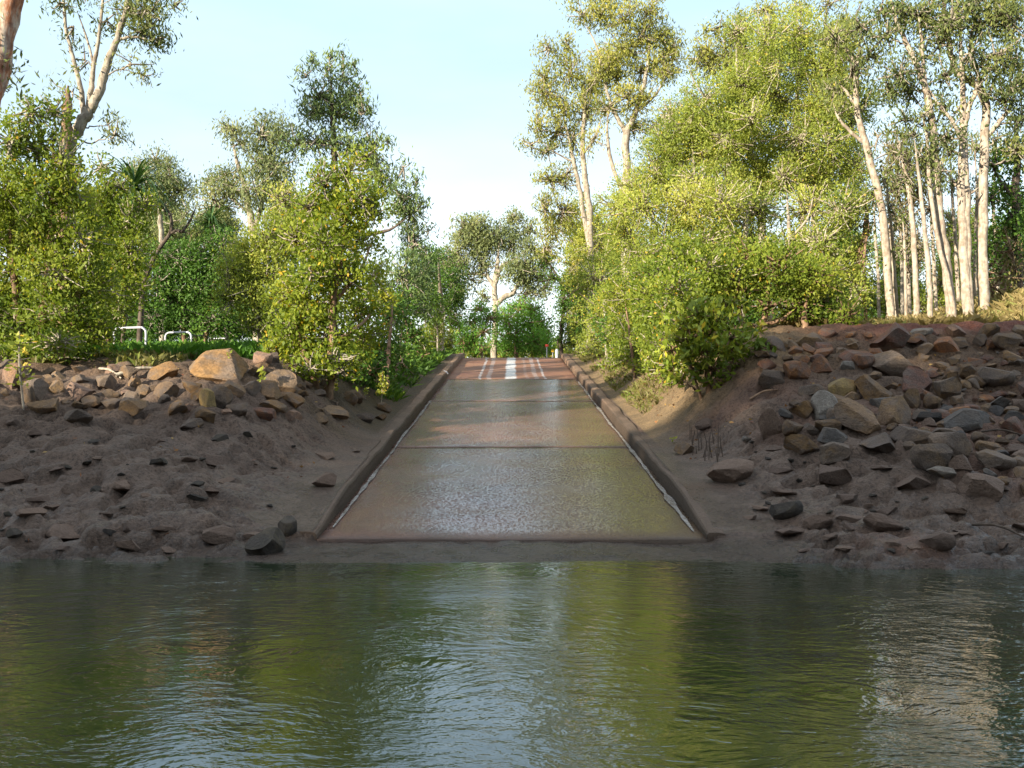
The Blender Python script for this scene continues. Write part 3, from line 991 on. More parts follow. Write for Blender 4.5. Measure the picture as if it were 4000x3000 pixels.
def tree(name, label, cat, d, trunks, clumps, style, bark='gumbark', group=None, twig='stick', yellow=0.0, twr=.5, djit=.35, mul=1.0, limb=.45, limb_every=1):
    """trunks: [[(X,Y,r[,d])..]..], the first point of the first trunk stands on the ground;
    clumps: [(X,Y,rx,ry[,mul[,tint[,dd]]])..] in picture units at distance d"""
    st = STY[style]
    trunks = [[(t[0], t[1], t[2], clear(t[0], t[3] if len(t) > 3 else d, t[1])) for t in tr] for tr in trunks]
    X0, Y0 = trunks[0][0][:2]
    b0 = P(X0, Y0, trunks[0][0][3] if len(trunks[0][0]) > 3 else d)
    gz = float(terrain0(b0[0], b0[1]))
    base = np.array([b0[0], b0[1], gz])
    root = empty(name, base)
    tag(root, label, cat, group)
    wd = Wood(); samples = []
    for q, tr in enumerate(trunks):
        pts = []
        for k, t in enumerate(tr):
            p = P(t[0], t[1], t[3] if len(t) > 3 else d)
            if q == 0 and k == 0:
                p[2] = gz - .12
            pts.append(p)
        pts = np.array(pts); rad = [t[2] for t in tr]; rad[-1] *= .3
        if q > 0:
            # a limb starts on the trunk: snap to nearest sample when close
            dd = [np.linalg.norm(s[0] - pts[0]) for s in samples]
            k = int(np.argmin(dd))
            if tr[0][1] > Y0 - 30:
                pts[0][2] = float(terrain0(pts[0][0], pts[0][1])) - .1
            elif dd[k] < 1.2:
                pts[0] = samples[k][0]
        sp, sr = spline(pts, rad, 6)
        sp[1:-1] += rng.normal(size=(len(sp) - 2, 3)) * (np.array(sr[1:-1]) * .12)[:, None]
        wd.tube(sp, sr, 9 if rad[0] > .06 else 6, .05)
        samples += [(p, r) for p, r in zip(sp, sr)]
    SPts = np.array([s[0] for s in samples]); SR = np.array([s[1] for s in samples])
    cl = []
    br = Wood()
    for c in clumps:
        X, Y, rx, ry = c[:4]
        m = c[4] if len(c) > 4 else 1.0
        tb = c[5] if len(c) > 5 else 0.0
        X = X + rng.normal() * .12 * rx; Y = Y + rng.normal() * .16 * ry; rx = rx * rng.uniform(.82, 1.14); ry = ry * rng.uniform(.82, 1.2)
        dd = d + (c[6] if len(c) > 6 else 0.0) + rng.uniform(-djit, djit)
        dd = clear(X - math.copysign(min(rx * .5, 25), X - 1106), dd, Y)
        cl.append((X, Y, dd, rx, ry, m * mul, tb))
    for (X, Y, dd, rx, ry, m, tb) in sorted(cl, key=lambda q: np.min(np.linalg.norm(SPts - P(q[0], q[1], q[2]), axis=1))):
        c = P(X, Y, dd)
        v = SPts - c
        dist = np.linalg.norm(v, axis=1) + np.where(v[:, 2] > -.1, 2.0 * (v[:, 2] + .1) + .6, 0)
        j = int(np.argmin(dist))
        s = SPts[j]
        r0 = min(SR[j] * .6, .012 + limb * .05 * np.linalg.norm(c - s) ** .5 * .6)
        mid = s * .5 + c * .5 + np.array([0, 0, -.08 * np.linalg.norm(c - s)]) + rng.normal(size=3) * .07 * np.linalg.norm(c - s)
        sp, sr = spline([s, mid, c], [r0, r0 * .75, r0 * .35], 5)
        sp[1:-1] += rng.normal(size=(len(sp) - 2, 3)) * .03
        br.tube(sp, sr, 5)
        SPts = np.vstack([SPts, sp[2:]]); SR = np.concatenate([SR, sr[2:]])
    V, T = crown(cl, st, d, None, br, twr, yellow=yellow)
    n1 = sum(len(f) for f in wd.f)
    wd.f += [f + wd.nv for f in br.f]; wd.v += br.v
    wm = wd.mesh('trunk', base)
    wm.materials.append(B[bark]); wm.materials.append(B[twig])
    mi = np.zeros(len(wm.polygons), np.int32); mi[n1:] = 1
    wm.polygons.foreach_set('material_index', mi)
    link('trunk', wm, None, root)
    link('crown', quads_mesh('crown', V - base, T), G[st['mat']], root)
    return root


# ---- hoop bank, near ---------------------------------------------------------
tree('gum_tree', 'leaning pale trunk with orange bark streaks cut by the corner of the sky', 'tree', 15,
     [[(-150, 800, .22), (-75, 430, .2), (-12, 170, .19), (22, 20, .17), (60, -150, .15)]],
     [(-10, 150, 40, 60, .9, -.15), (-40, 80, 50, 60, .8, -.15), (60, -70, 60, 40, .8)], 'gum', 'orange')
tree('gum_tree', 'tall gum tree forking into several pale limbs above the leafy bushes', 'tree', 25,
     [[(105, 740, 0.184), (130, 480, 0.170), (150, 320, 0.163), (172, 272, 0.150), (195, 236, 0.129), (213, 200, 0.116), (233, 133, 0.095), (253, 83, 0.082), (277, 0, 0.068), (300, -90, 0.048)],
      [(172, 270, 0.082), (180, 230, 0.068), (160, 133, 0.051), (143, 67, 0.041), (137, 0, 0.034), (120, -70, 0.020)],
      [(190, 240, 0.075), (197, 187, 0.068), (203, 140, 0.054), (212, 90, 0.048), (223, 0, 0.034), (230, -80, 0.020)],
      [(203, 140, 0.034), (185, 75, 0.027), (165, 20, 0.020)],
      [(253, 83, 0.048), (290, 80, 0.034), (330, 88, 0.027)],
      [(220, 170, 0.024), (260, 150, 0.017), (300, 160, 0.014)]],
     [(300, 60, 60, 42, .8), (345, 90, 36, 26, 1.0, -.1), (275, 15, 50, 30, .8), (330, 30, 50, 30, .6), (130, 12, 50, 24, .5), (305, 158, 26, 26, .6), (290, 130, 40, 20, .4),
      (390, 5, 40, 22, .3), (250, 290, 32, 22, .8), (235, 265, 30, 20, .5), (150, 60, 30, 30, .3), (230, 40, 40, 30, .3), (190, 130, 30, 30, .2), (160, 190, 40, 30, .25), (330, -30, 90, 40, .7), (160, -40, 90, 40, .6)], 'gum', 'gumbark')
tree('dead_tree', 'broken vine-wrapped trunk standing next to the forked gum tree', 'tree', 24.6,
     [[(138, 720, .16), (141, 420, .15), (143, 293, .13), (146, 230, .11), (147, 185, .07)]],
     [(142, 320, 14, 26, 1.2), (141, 380, 20, 30, 1.2), (145, 260, 10, 18, .7)], 'deep', 'brown')
tree('mangrove_bush', 'big leafy bush filling the corner of the bank behind the sapling', 'bush', 17.3,
     [[(90, 775, .09), (95, 650, .07), (110, 520, .06), (115, 400, .045), (115, 280, .03)],
      [(60, 775, .07), (30, 600, .06), (20, 450, .04)], [(130, 775, .06), (170, 640, .05), (185, 520, .035)]],
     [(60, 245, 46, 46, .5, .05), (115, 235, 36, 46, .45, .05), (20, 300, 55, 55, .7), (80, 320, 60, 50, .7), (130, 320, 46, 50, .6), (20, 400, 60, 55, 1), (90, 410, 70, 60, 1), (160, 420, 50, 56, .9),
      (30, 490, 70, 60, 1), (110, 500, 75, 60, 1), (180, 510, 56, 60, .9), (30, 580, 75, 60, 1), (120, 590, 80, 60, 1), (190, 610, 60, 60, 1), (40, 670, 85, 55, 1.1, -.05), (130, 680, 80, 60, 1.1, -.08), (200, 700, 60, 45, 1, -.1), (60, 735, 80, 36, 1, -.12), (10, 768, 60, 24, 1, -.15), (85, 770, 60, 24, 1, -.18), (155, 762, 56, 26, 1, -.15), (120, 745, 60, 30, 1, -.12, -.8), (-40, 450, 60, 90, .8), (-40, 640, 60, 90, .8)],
     'mangrove', 'brown', twig='twig', yellow=0.0100, twr=1.2)
tree('mangrove_bush', 'leafy bush around the drooping pandanus, behind the nearest white hoop', 'bush', 20.5,
     [[(205, 735, .07), (215, 600, .06), (235, 480, .04), (230, 400, .03)], [(225, 735, .06), (262, 600, .05), (285, 520, .03)]],
     [(215, 370, 36, 36, .45), (245, 420, 46, 40, .8), (205, 440, 50, 46, .8), (280, 470, 40, 45, .9), (230, 500, 56, 50, 1), (285, 540, 40, 50, .9), (240, 570, 60, 50, 1), (225, 640, 60, 50, 1, -.05), (280, 620, 45, 40, .8, -.1), (305, 450, 26, 34, .8), (265, 395, 26, 26, .7), (225, 695, 50, 30, .9, -.15), (215, 728, 46, 24, 1, -.2), (190, 690, 40, 36, 1, -.12), (262, 668, 30, 30, .8, -.15)],
     'mangrove', 'brown', twig='twig', yellow=0.0075, twr=1.0)


def pandanus(label, d, X0, Y0, Xt, Yt, flen, n, up=None, seed=1, droop=1.0):
    r = np.random.default_rng(seed)
    b = P(X0, Y0, d); gz = float(terrain0(b[0], d))
    top = P(Xt, Yt, d)
    base = np.array([b[0], d, gz])
    root = empty('pandanus', base)
    tag(root, label, 'pandanus')
    w = Wood()
    sp, sr = spline([base + [0, 0, -.1], base * .5 + top * .5 + [.05, 0, 0], top], [.09, .08, .07], 8)
    w.tube(sp, sr * .6 * (1 + .08 * np.sin(np.arange(len(sr)) * 2.4)), 8, .04)
    link('trunk', w.mesh('trunk', base), B['dark'], root)
    VV, TT = [], []
    for k in range(n):
        az = r.uniform(0, 2 * math.pi); el = r.uniform(-.3, 1.2)
        L = flen * r.uniform(.75, 1.15)
        dirh = np.array([math.cos(az), math.sin(az), 0])
        seg = 8
        p = top.copy(); v = dirh * math.cos(el) + np.array([0, 0, math.sin(el)])
        side = np.cross(dirh, [0, 0, 1.0])
        pts = []
        for s_ in range(seg + 1):
            wdt = .03 * (1 - (s_ / seg) ** 1.6) + .003
            pts.append((p - side * wdt, p + side * wdt))
            p = p + v * L / seg
            v = v + np.array([0, 0, -.26 * droop * (.5 + s_ / seg)]); v /= np.linalg.norm(v)
        for s_ in range(seg):
            VV += [pts[s_][0], pts[s_][1], pts[s_ + 1][1], pts[s_ + 1][0]]
            TT.append(min(1, max(0, .4 + .25 * r.normal())))
    if up is not None:
        for q in range(6):
            side = np.array([.035, 0, 0])
            e = top + up * (1 + .12 * r.normal()) + r.normal(size=3) * .05
            VV += [top - side, top + side, e + side * .1, e - side * .1]; TT.append(.3)
    link('crown', quads_mesh('crown', np.array(VV) - base, np.array(TT)), G['pandanus'], root)


pandanus('pandanus with a head of dark strap leaves drooping beside the bare crooked branch', 23.5, 262, 705, 290, 405, 1.45, 90, np.array([-.2, 0, .55]), 3, 1.35)
pandanus('second smaller pandanus with a spiky dark head behind the crooked branch', 33.5, 458, 705, 455, 478, 1.3, 70, None, 5, .9)
tree('dead_tree', 'bare crooked grey branch reaching up against the sky between the two pandanus', 'tree', 24.5,
     [[(300, 715, .07), (310, 620, .065), (338, 548, .055), (355, 522, .05), (367, 505, .045), (370, 475, .04), (360, 452, .03), (350, 432, .02)],
      [(367, 506, .04), (382, 498, .04), (393, 500, .04), (407, 483, .03), (418, 460, .025), (424, 446, .015)],
      [(393, 501, .025), (415, 506, .02), (440, 512, .012)]],
     [(345, 440, 14, 12, .3), (430, 500, 14, 10, .3)], 'gum', 'dark', twig='dark')
tree('gum_tree', 'small hazy gum tree with pinkish limbs rising behind the pandanus', 'tree', 42,
     [[(350, 720, .14), (350, 560, .12), (345, 450, .1), (340, 360, .06)], [(347, 470, .07), (375, 420, .05), (390, 390, .03)]],
     [(330, 345, 32, 30, .8, -.1), (365, 372, 34, 34, 1), (310, 385, 30, 34, .9), (345, 400, 40, 34, .9), (385, 420, 34, 34, .8), (330, 440, 40, 36, .6), (400, 470, 26, 24, .6), (290, 370, 24, 26, .6)], 'gum_grey', 'gumbark')
tree('gum_tree', 'grey-green gum tree with rounded leaf heads to one side of the dark tall tree', 'tree', 37,
     [[(560, 720, .2), (552, 560, .17), (535, 430, .12), (515, 360, .08), (500, 300, .04)], [(545, 500, .1), (575, 400, .07), (585, 320, .04)], [(540, 470, .06), (490, 420, .05), (455, 400, .03)]],
     [(495, 288, 34, 28, 1), (515, 310, 26, 22, .8), (560, 298, 38, 38, 1), (600, 285, 40, 36, 1), (540, 350, 44, 32, .7), (485, 375, 32, 24, .8), (600, 355, 50, 46, 1), (448, 398, 28, 20, .8), (500, 410, 50, 36, .7), (560, 420, 60, 46, .9), (470, 440, 40, 30, .8), (620, 420, 40, 50, .8)], 'gum_grey', 'gumbark')
tree('wattle_tree', 'tall dark-crowned tree rising to a point above the yellow-green shrub', 'tree', 29,
     [[(715, 735, .16), (722, 560, .14), (725, 430, .11), (720, 300, .08), (716, 200, .04), (714, 150, .02)], [(724, 480, .07), (790, 400, .05), (830, 340, .03)], [(724, 520, .07), (830, 500, .05), (880, 470, .03)]],
     [(664, 158, 22, 24, .7), (704, 152, 26, 24, .6), (745, 165, 30, 28, .7), (690, 205, 42, 30, .8), (752, 215, 42, 30, .8), (680, 250, 38, 36, 1), (740, 260, 54, 40, 1), (785, 250, 20, 34, .7), (690, 310, 50, 40, .7), (760, 310, 54, 44, 1), (810, 330, 36, 44, .8), (820, 390, 46, 46, .9), (870, 350, 18, 40, .5), (860, 430, 44, 46, .9), (890, 470, 36, 40, .8), (910, 440, 18, 22, .6), (890, 530, 44, 46, .9), (925, 505, 14, 30, .5), (870, 600, 60, 56, 1), (910, 590, 30, 36, .9), (640, 300, 34, 40, .5), (880, 670, 50, 40, 1), (712, 128, 9, 22, .8), (741, 116, 8, 26, .8), (676, 132, 8, 18, .7), (766, 146, 8, 18, .7), (800, 238, 8, 16, .6), (836, 300, 9, 24, .6), (900, 400, 9, 24, .6)], 'wattle', 'dark')
for (X, Y, w_) in ((715, 120, 1), (742, 112, 1), (700, 130, .7)):
    pass
tree('shrub', 'mid-green sticky shrub between the smaller pandanus and the yellow-green shrub', 'bush', 22.5,
     [[(590, 745, .06), (590, 640, .05), (600, 540, .04), (610, 470, .025)], [(570, 745, .05), (545, 640, .04), (520, 560, .03)]],
     [(610, 440, 40, 36, .6, .1), (590, 500, 56, 50, .9), (640, 520, 50, 50, .9), (545, 540, 60, 50, .9), (500, 580, 50, 50, .9), (580, 590, 70, 56, 1), (530, 640, 60, 46, .9, -.05), (600, 660, 60, 50, .9, -.08), (490, 640, 40, 40, .8, -.05), (560, 700, 50, 30, .7, -.15)], 'light', 'stick', twr=1.6, yellow=.01)
tree('shrub', 'bushy thicket in the half shade behind the row of white hoops', 'bush', 31,
     [[(400, 720, .08), (395, 640, .07), (400, 560, .05), (420, 490, .03)], [(440, 720, .07), (465, 600, .05), (480, 520, .03)]],
     [(340, 560, 40, 36, .7), (335, 610, 50, 40, 1), (390, 560, 50, 46, .9), (440, 540, 46, 46, .9), (480, 540, 40, 46, .8), (370, 640, 60, 50, 1.1, -.1), (440, 620, 60, 56, 1.1, -.1), (490, 600, 50, 50, 1, -.05), (330, 680, 60, 36, 1.1, -.1), (400, 690, 60, 36, 1.1, -.12), (470, 690, 60, 40, 1.1, -.12), (530, 690, 50, 40, 1, -.1), (300, 640, 36, 50, .9, -.1)], 'deep', 'brown', twig='stick', twr=1)
tree('yellow_shrub', 'yellow-green shrub with scattered golden leaves overhanging the tan rocks', 'bush', 17.8,
     [[(712, 838, .07), (716, 740, .06), (722, 640, .05), (735, 570, .045), (745, 480, .03), (750, 400, .02)], [(690, 838, .05), (650, 740, .045), (630, 660, .03)], [(722, 650, .04), (780, 580, .03), (810, 500, .02)], [(716, 740, .04), (780, 700, .03), (820, 650, .02)]],
     [(735, 365, 44, 38, .6, .12), (795, 352, 36, 28, .5, .15), (700, 400, 46, 40, .6, .08), (770, 410, 60, 44, .8, .12), (670, 450, 50, 46, .7), (740, 465, 66, 50, .9, .08), (800, 450, 36, 46, .6, .1), (640, 520, 46, 40, .7), (700, 530, 70, 50, 1, .05), (780, 530, 56, 50, .9, .08), (660, 590, 60, 46, .9), (740, 600, 70, 50, 1, .03), (800, 600, 40, 40, .8, .1), (615, 635, 44, 40, 1, .05), (680, 660, 70, 44, 1, .02), (770, 665, 60, 40, 1, .05), (825, 645, 26, 34, 1, .3), (625, 700, 56, 40, 1.1), (700, 720, 70, 40, 1.1, .02), (780, 725, 54, 36, 1, -.05), (660, 760, 60, 26, 1, .1), (730, 770, 60, 24, .9, .1), (600, 750, 30, 26, .9, .05), (665, 792, 40, 20, .9, 0, -.4), (725, 800, 46, 18, .8, -.05, -.4), (770, 780, 36, 24, .9, -.1)], 'yellow', 'brown', twig='stick', yellow=0.0175, twr=1.0)
tree('shrub', 'dark green shrub pressed between the yellow-green shrub and the ramp kerb', 'bush', 20,
     [[(835, 830, .05), (840, 760, .045), (845, 690, .03), (850, 640, .02)], [(848, 828, .04), (862, 760, .03), (870, 700, .02)]],
     [(840, 690, 40, 40, .9), (870, 660, 40, 40, .9), (830, 745, 46, 46, 1, -.05), (885, 730, 46, 46, 1), (860, 790, 46, 36, 1, -.1), (905, 770, 30, 30, .9), (800, 790, 40, 36, 1, -.15), (760, 800, 40, 30, .9, -.2), (820, 820, 40, 26, .9, -.15)], 'deep', 'brown', twig='brown')
tree('shrub', 'small bright-leaved shrub at the head of the kerb opposite the vine-covered trunk', 'bush', 30,
     [[(945, 768, .04), (945, 720, .03), (942, 670, .02)]],
     [(940, 690, 20, 30, .9, .1), (930, 725, 36, 30, 1, .1), (955, 745, 26, 24, 1, .05), (910, 735, 30, 30, .9), (975, 735, 14, 20, .6, .1)], 'mangrove', 'stick', twig='stick')
tree('shrub', 'dense dark tree leaning over the far end of the kerb beside the round gum', 'tree', 36,
     [[(955, 765, .1), (955, 690, .09), (950, 610, .06), (945, 540, .03)]],
     [(950, 560, 36, 30, .8, .15), (920, 560, 36, 40, .9), (935, 610, 46, 44, 1), (975, 600, 32, 40, .9, .05), (960, 660, 40, 40, 1.1), (920, 670, 40, 46, 1.1), (985, 640, 20, 30, .8), (900, 620, 40, 46, 1)], 'deep', 'gumbark', twig='stick')

tree('undergrowth_thicket', 'dark thicket closing the view behind the white hoops', 'bush', 44,
     [[(260, 740, .09), (262, 690, .07), (265, 640, .03)], [(420, 740, .08), (425, 690, .06), (430, 640, .03)]],
     [(170 + 44 * q, 660 + 16 * ((q * 5) % 3), 44, 36, 1.0, -.1) for q in range(10)] + [(180 + 50 * q, 715, 46, 26, 1.1, -.12) for q in range(9)], 'deep', 'brown', twig='stick')

# ---- beyond the crest ---------------------------------------------------------
tree('gum_tree', 'round-crowned gum tree with pale bent limbs standing beyond the top of the ramp', 'tree', 50,
     [[(1066, 766, .17), (1069, 720, .155), (1071, 659, .145), (1068, 617, .13), (1072, 590, .12), (1076, 560, .09), (1078, 520, .05)],
      [(1071, 659, .15), (1092, 640, .14), (1108, 634, .12), (1118, 615, .08), (1130, 600, .05)],
      [(1068, 617, .12), (1077, 590, .11), (1084, 575, .1), (1100, 566, .08), (1120, 555, .04)],
      [(1069, 622, .1), (1055, 600, .09), (1040, 592, .07), (1000, 592, .05), (985, 588, .03)],
      [(1060, 600, .06), (1040, 560, .05), (1020, 530, .03)]],
     [(1000, 500, 30, 26, 1, .1), (1035, 485, 34, 24, 1, .1), (1075, 490, 34, 26, 1, .08), (1110, 478, 34, 22, 1, .1), (1140, 500, 30, 22, .9), (985, 540, 30, 30, 1, .05), (1020, 530, 40, 34, 1), (1065, 530, 44, 34, 1), (1110, 525, 44, 34, 1), (1150, 535, 26, 20, .8), (995, 575, 32, 24, .9), (1040, 570, 40, 24, .8), (1110, 575, 46, 30, 1), (1150, 575, 36, 30, .9), (1165, 600, 24, 20, .8), (1130, 605, 36, 16, .8), (1015, 600, 24, 16, .6), (980, 600, 26, 24, .8), (1000, 632, 30, 24, .8), (1045, 636, 22, 18, .5), (1140, 632, 32, 20, .7), (1172, 625, 20, 30, .7), (960, 570, 22, 26, .7), (1178, 560, 18, 24, .7)], 'gum_grey', 'gumbark', twig='gumbark', mul=1.15)
tree('broadleaf_tree', 'low bright green tree in front of the round-crowned gum', 'tree', 49.5,
     [[(1115, 766, .1), (1115, 730, .09), (1118, 690, .06), (1120, 660, .03)]],
     [(1120, 660, 36, 22, 1, .15), (1150, 675, 34, 26, 1, .1), (1095, 690, 36, 28, 1, .1), (1140, 705, 46, 30, 1.2, .05), (1170, 710, 24, 24, .9), (1100, 730, 46, 28, 1.2), (1150, 740, 44, 28, 1.2, -.05), (1110, 755, 50, 18, 1.2, -.1), (1175, 745, 20, 20, 1), (1165, 758, 26, 12, 1)], 'bright', 'brown', twig='brown', mul=.75, djit=.9)
tree('broadleaf_tree', 'small dark green sapling tree hugging the trunk of the round-crowned gum', 'tree', 46,
     [[(1040, 766, .06), (1042, 720, .05), (1045, 680, .03)]],
     [(1040, 672, 30, 16, 1.1, .05), (1060, 690, 22, 18, 1, -.1), (1025, 700, 26, 20, .9), (1050, 715, 22, 16, .9, -.15), (1020, 740, 26, 24, 1, -.1), (1045, 755, 16, 14, 1, -.1), (1000, 735, 26, 30, 1, -.05), (985, 690, 18, 26, .7)], 'bright', 'gumbark', twig='brown', mul=.8, djit=1.0)
tree('undergrowth_thicket', 'low green thicket closing the view at the very top of the ramp', 'bush', 54,
     [[(1000, 768, .06), (1000, 745, .05), (1002, 725, .03)], [(1150, 768, .06), (1150, 745, .05), (1152, 725, .03)]],
     [(955 + 24 * q, 752 + 5 * (q % 2), 22, 18, 1.0, .05 - .1 * (q % 3)) for q in range(12)] + [(960 + 24 * q, 764, 22, 12, 1.5, -.05) for q in range(12)] + [(980, 715, 30, 26, .8), (1020, 725, 26, 22, .8), (1170, 725, 22, 22, .7)], 'light', 'brown', twig='stick')
tree('vine_tree', 'slender trunk wrapped in green vine at the top corner of the ramp', 'tree', 38,
     [[(1213, 772, .09), (1212, 735, .08), (1214, 700, .08), (1219, 660, .07), (1215, 620, .06), (1200, 590, .05), (1180, 560, .03)], [(1217, 640, .04), (1235, 610, .03)]],
     [(1212, 700, 8, 22, 1.2, .1), (1218, 660, 10, 22, 1.2, .15), (1216, 630, 13, 18, 1.2, .1), (1225, 690, 5, 30, .7, -.2), (1200, 600, 14, 14, .7), (1180, 575, 20, 20, .7), (1240, 735, 20, 20, .8, -.05), (1205, 735, 8, 14, 1), (1190, 600, 16, 24, .5)], 'deep', 'dark', twig='dark', djit=.1)

# ---- far trees seen between the nearer ones ----------------------------------
far = [
    ('grey-green tree low on the skyline behind the thicket of the hoop bank', 66, 360, 470, 90, 60), ('pale far tree glimpsed past the second pandanus', 70, 480, 500, 80, 60),
    ('dull green far tree behind the dark tall tree', 62, 650, 470, 90, 70), ('far tree filling the gap below the forked gum', 66, 210, 470, 110, 70), ('far tree behind the big corner bush', 64, 60, 500, 110, 80),
    ('far tree behind the mangrove mass near the vine-covered trunk', 66, 1340, 560, 110, 70), ('far tree behind the middle of the mangrove mass', 70, 1560, 540, 120, 70), ('far tree behind the mangrove mass next to the leaning paperbark', 66, 1780, 560, 100, 70),
    ('far dark tree between the leaning paperbark and the thick paperbark', 56, 1955, 560, 60, 70), ('far dark tree behind the twin paperbark trunks', 58, 2070, 530, 60, 80), ('far dark tree at the end of the paperbark row', 54, 2190, 520, 50, 90),
]
for k, (lb, d, X, Y, rx, ry) in enumerate(far):
    cl = []
    for q in range(9):
        th = random.uniform(0, 6.28); rr = random.uniform(.1, .75)
        cl.append((X + rx * rr * math.cos(th), Y + ry * rr * math.sin(th), rx * random.uniform(.36, .55), ry * random.uniform(.36, .5)))
    for q in range(7):
        cl.append((X + rx * random.uniform(-.9, .9), random.uniform(Y + ry * .6, 740), rx * random.uniform(.35, .55), random.uniform(26, 44), 1.1, -.1))
    tree('far_tree', lb, 'tree', d, [[(X, 745, .2), (X + 5, 640, .17), (X, Y, .1), (X - 4, Y - ry * .6, .04)]], cl, 'gum_grey' if k < 5 else 'deep', 'gumbark', mul=1.2)

# ---- paperbark bank: back row gums --------------------------------------------
tree('gum_tree', 'loose drooping gum tree on the skyline nearest the gap over the ramp', 'tree', 39,
     [[(1275, 740, .16), (1276, 560, .14), (1272, 450, .13), (1259, 333, .1), (1263, 233, .08), (1262, 160, .04)], [(1255, 560, .1), (1253, 417, .09), (1239, 350, .075), (1229, 300, .06), (1215, 240, .03)], [(1260, 340, .05), (1290, 290, .04), (1300, 240, .02)], [(1240, 352, .04), (1200, 330, .03), (1165, 300, .015)]],
     [(1195, 110, 34, 30, .7), (1225, 100, 26, 26, .7), (1180, 160, 34, 36, .8), (1230, 160, 44, 40, 1), (1175, 215, 36, 36, .8), (1225, 220, 44, 40, .9), (1165, 275, 30, 36, .8), (1210, 280, 44, 36, .8), (1260, 250, 36, 40, .9, -.1), (1180, 330, 36, 26, .6), (1150, 310, 36, 20, .4), (1235, 300, 30, 30, .7, -.15), (1190, 390, 40, 36, .8), (1220, 370, 36, 36, .7), (1180, 450, 30, 36, .9), (1215, 450, 36, 36, .8), (1195, 500, 36, 36, .9), (1285, 190, 36, 40, .9), (1300, 130, 40, 28, 1, .1), (1180, 540, 26, 30, .8), (1240, 480, 30, 40, .7)], 'gum_gold', 'gumbark', twig='gumbark')
tree('gum_tree', 'tall gum tree with a leafy head high over the mangrove mass', 'tree', 36,
     [[(1352, 740, .18), (1352, 500, .17), (1353, 350, .15), (1353, 290, .14), (1373, 243, .1), (1392, 180, .08), (1402, 110, .06), (1405, 50, .03)], [(1353, 290, .09), (1333, 253, .08), (1315, 210, .06), (1300, 150, .05), (1289, 100, .04), (1259, 43, .03)], [(1318, 440, .08), (1316, 330, .07), (1312, 230, .05)], [(1375, 240, .05), (1420, 200, .04), (1440, 150, .02)]],
     [(1255, 30, 34, 36, .6), (1300, 20, 46, 34, .8), (1350, 30, 50, 44, 1), (1400, 20, 40, 30, .9), (1380, 70, 46, 36, 1, .05), (1430, 70, 40, 40, 1), (1455, 110, 26, 40, 1), (1425, 130, 46, 36, 1), (1360, 110, 46, 32, .8), (1330, 125, 46, 28, 1, .15), (1380, 160, 44, 28, .6), (1330, 165, 50, 36, 1, .1), (1290, 170, 36, 36, .8), (1350, 205, 50, 36, .9), (1310, 240, 44, 34, .8, -.1), (1390, 210, 36, 30, .6), (1420, 270, 40, 30, .7), (1370, 280, 40, 36, .6), (1285, 300, 30, 40, .5), (1440, 160, 30, 26, 1, -.1), (1330, -20, 100, 30, .8)], 'gum_gold', 'gumbark', twig='gumbark')
tree('gum_tree', 'upright dark green gum poking above the mangrove mass between two sky gaps', 'tree', 33,
     [[(1570, 735, .14), (1572, 500, .12), (1574, 300, .1), (1572, 200, .07), (1566, 100, .05), (1562, 50, .02)]],
     [(1545, 60, 30, 36, .8), (1580, 55, 26, 40, .8), (1520, 100, 36, 34, 1), (1570, 105, 50, 40, 1), (1610, 100, 30, 36, .8), (1530, 145, 44, 28, 1, -.1), (1590, 150, 50, 36, 1), (1510, 130, 30, 30, .9)], 'gum_gold', 'gumbark')
tree('gum_tree', 'thin dark-leaved gum behind the top of the leaning paperbark', 'tree', 34,
     [[(1760, 735, .13), (1762, 400, .1), (1770, 200, .08), (1782, 60, .05), (1790, -20, .03)], [(1772, 160, .04), (1820, 90, .03), (1835, 30, .02)]],
     [(1660, 20, 40, 30, .7), (1720, 10, 40, 26, .7), (1790, 20, 40, 34, .5, -.15), (1835, 50, 46, 40, .6, -.15), (1800, 90, 40, 40, .5), (1840, 110, 40, 40, .6, -.1), (1660, 70, 36, 28, .7)], 'gum_gold', 'gumbark')

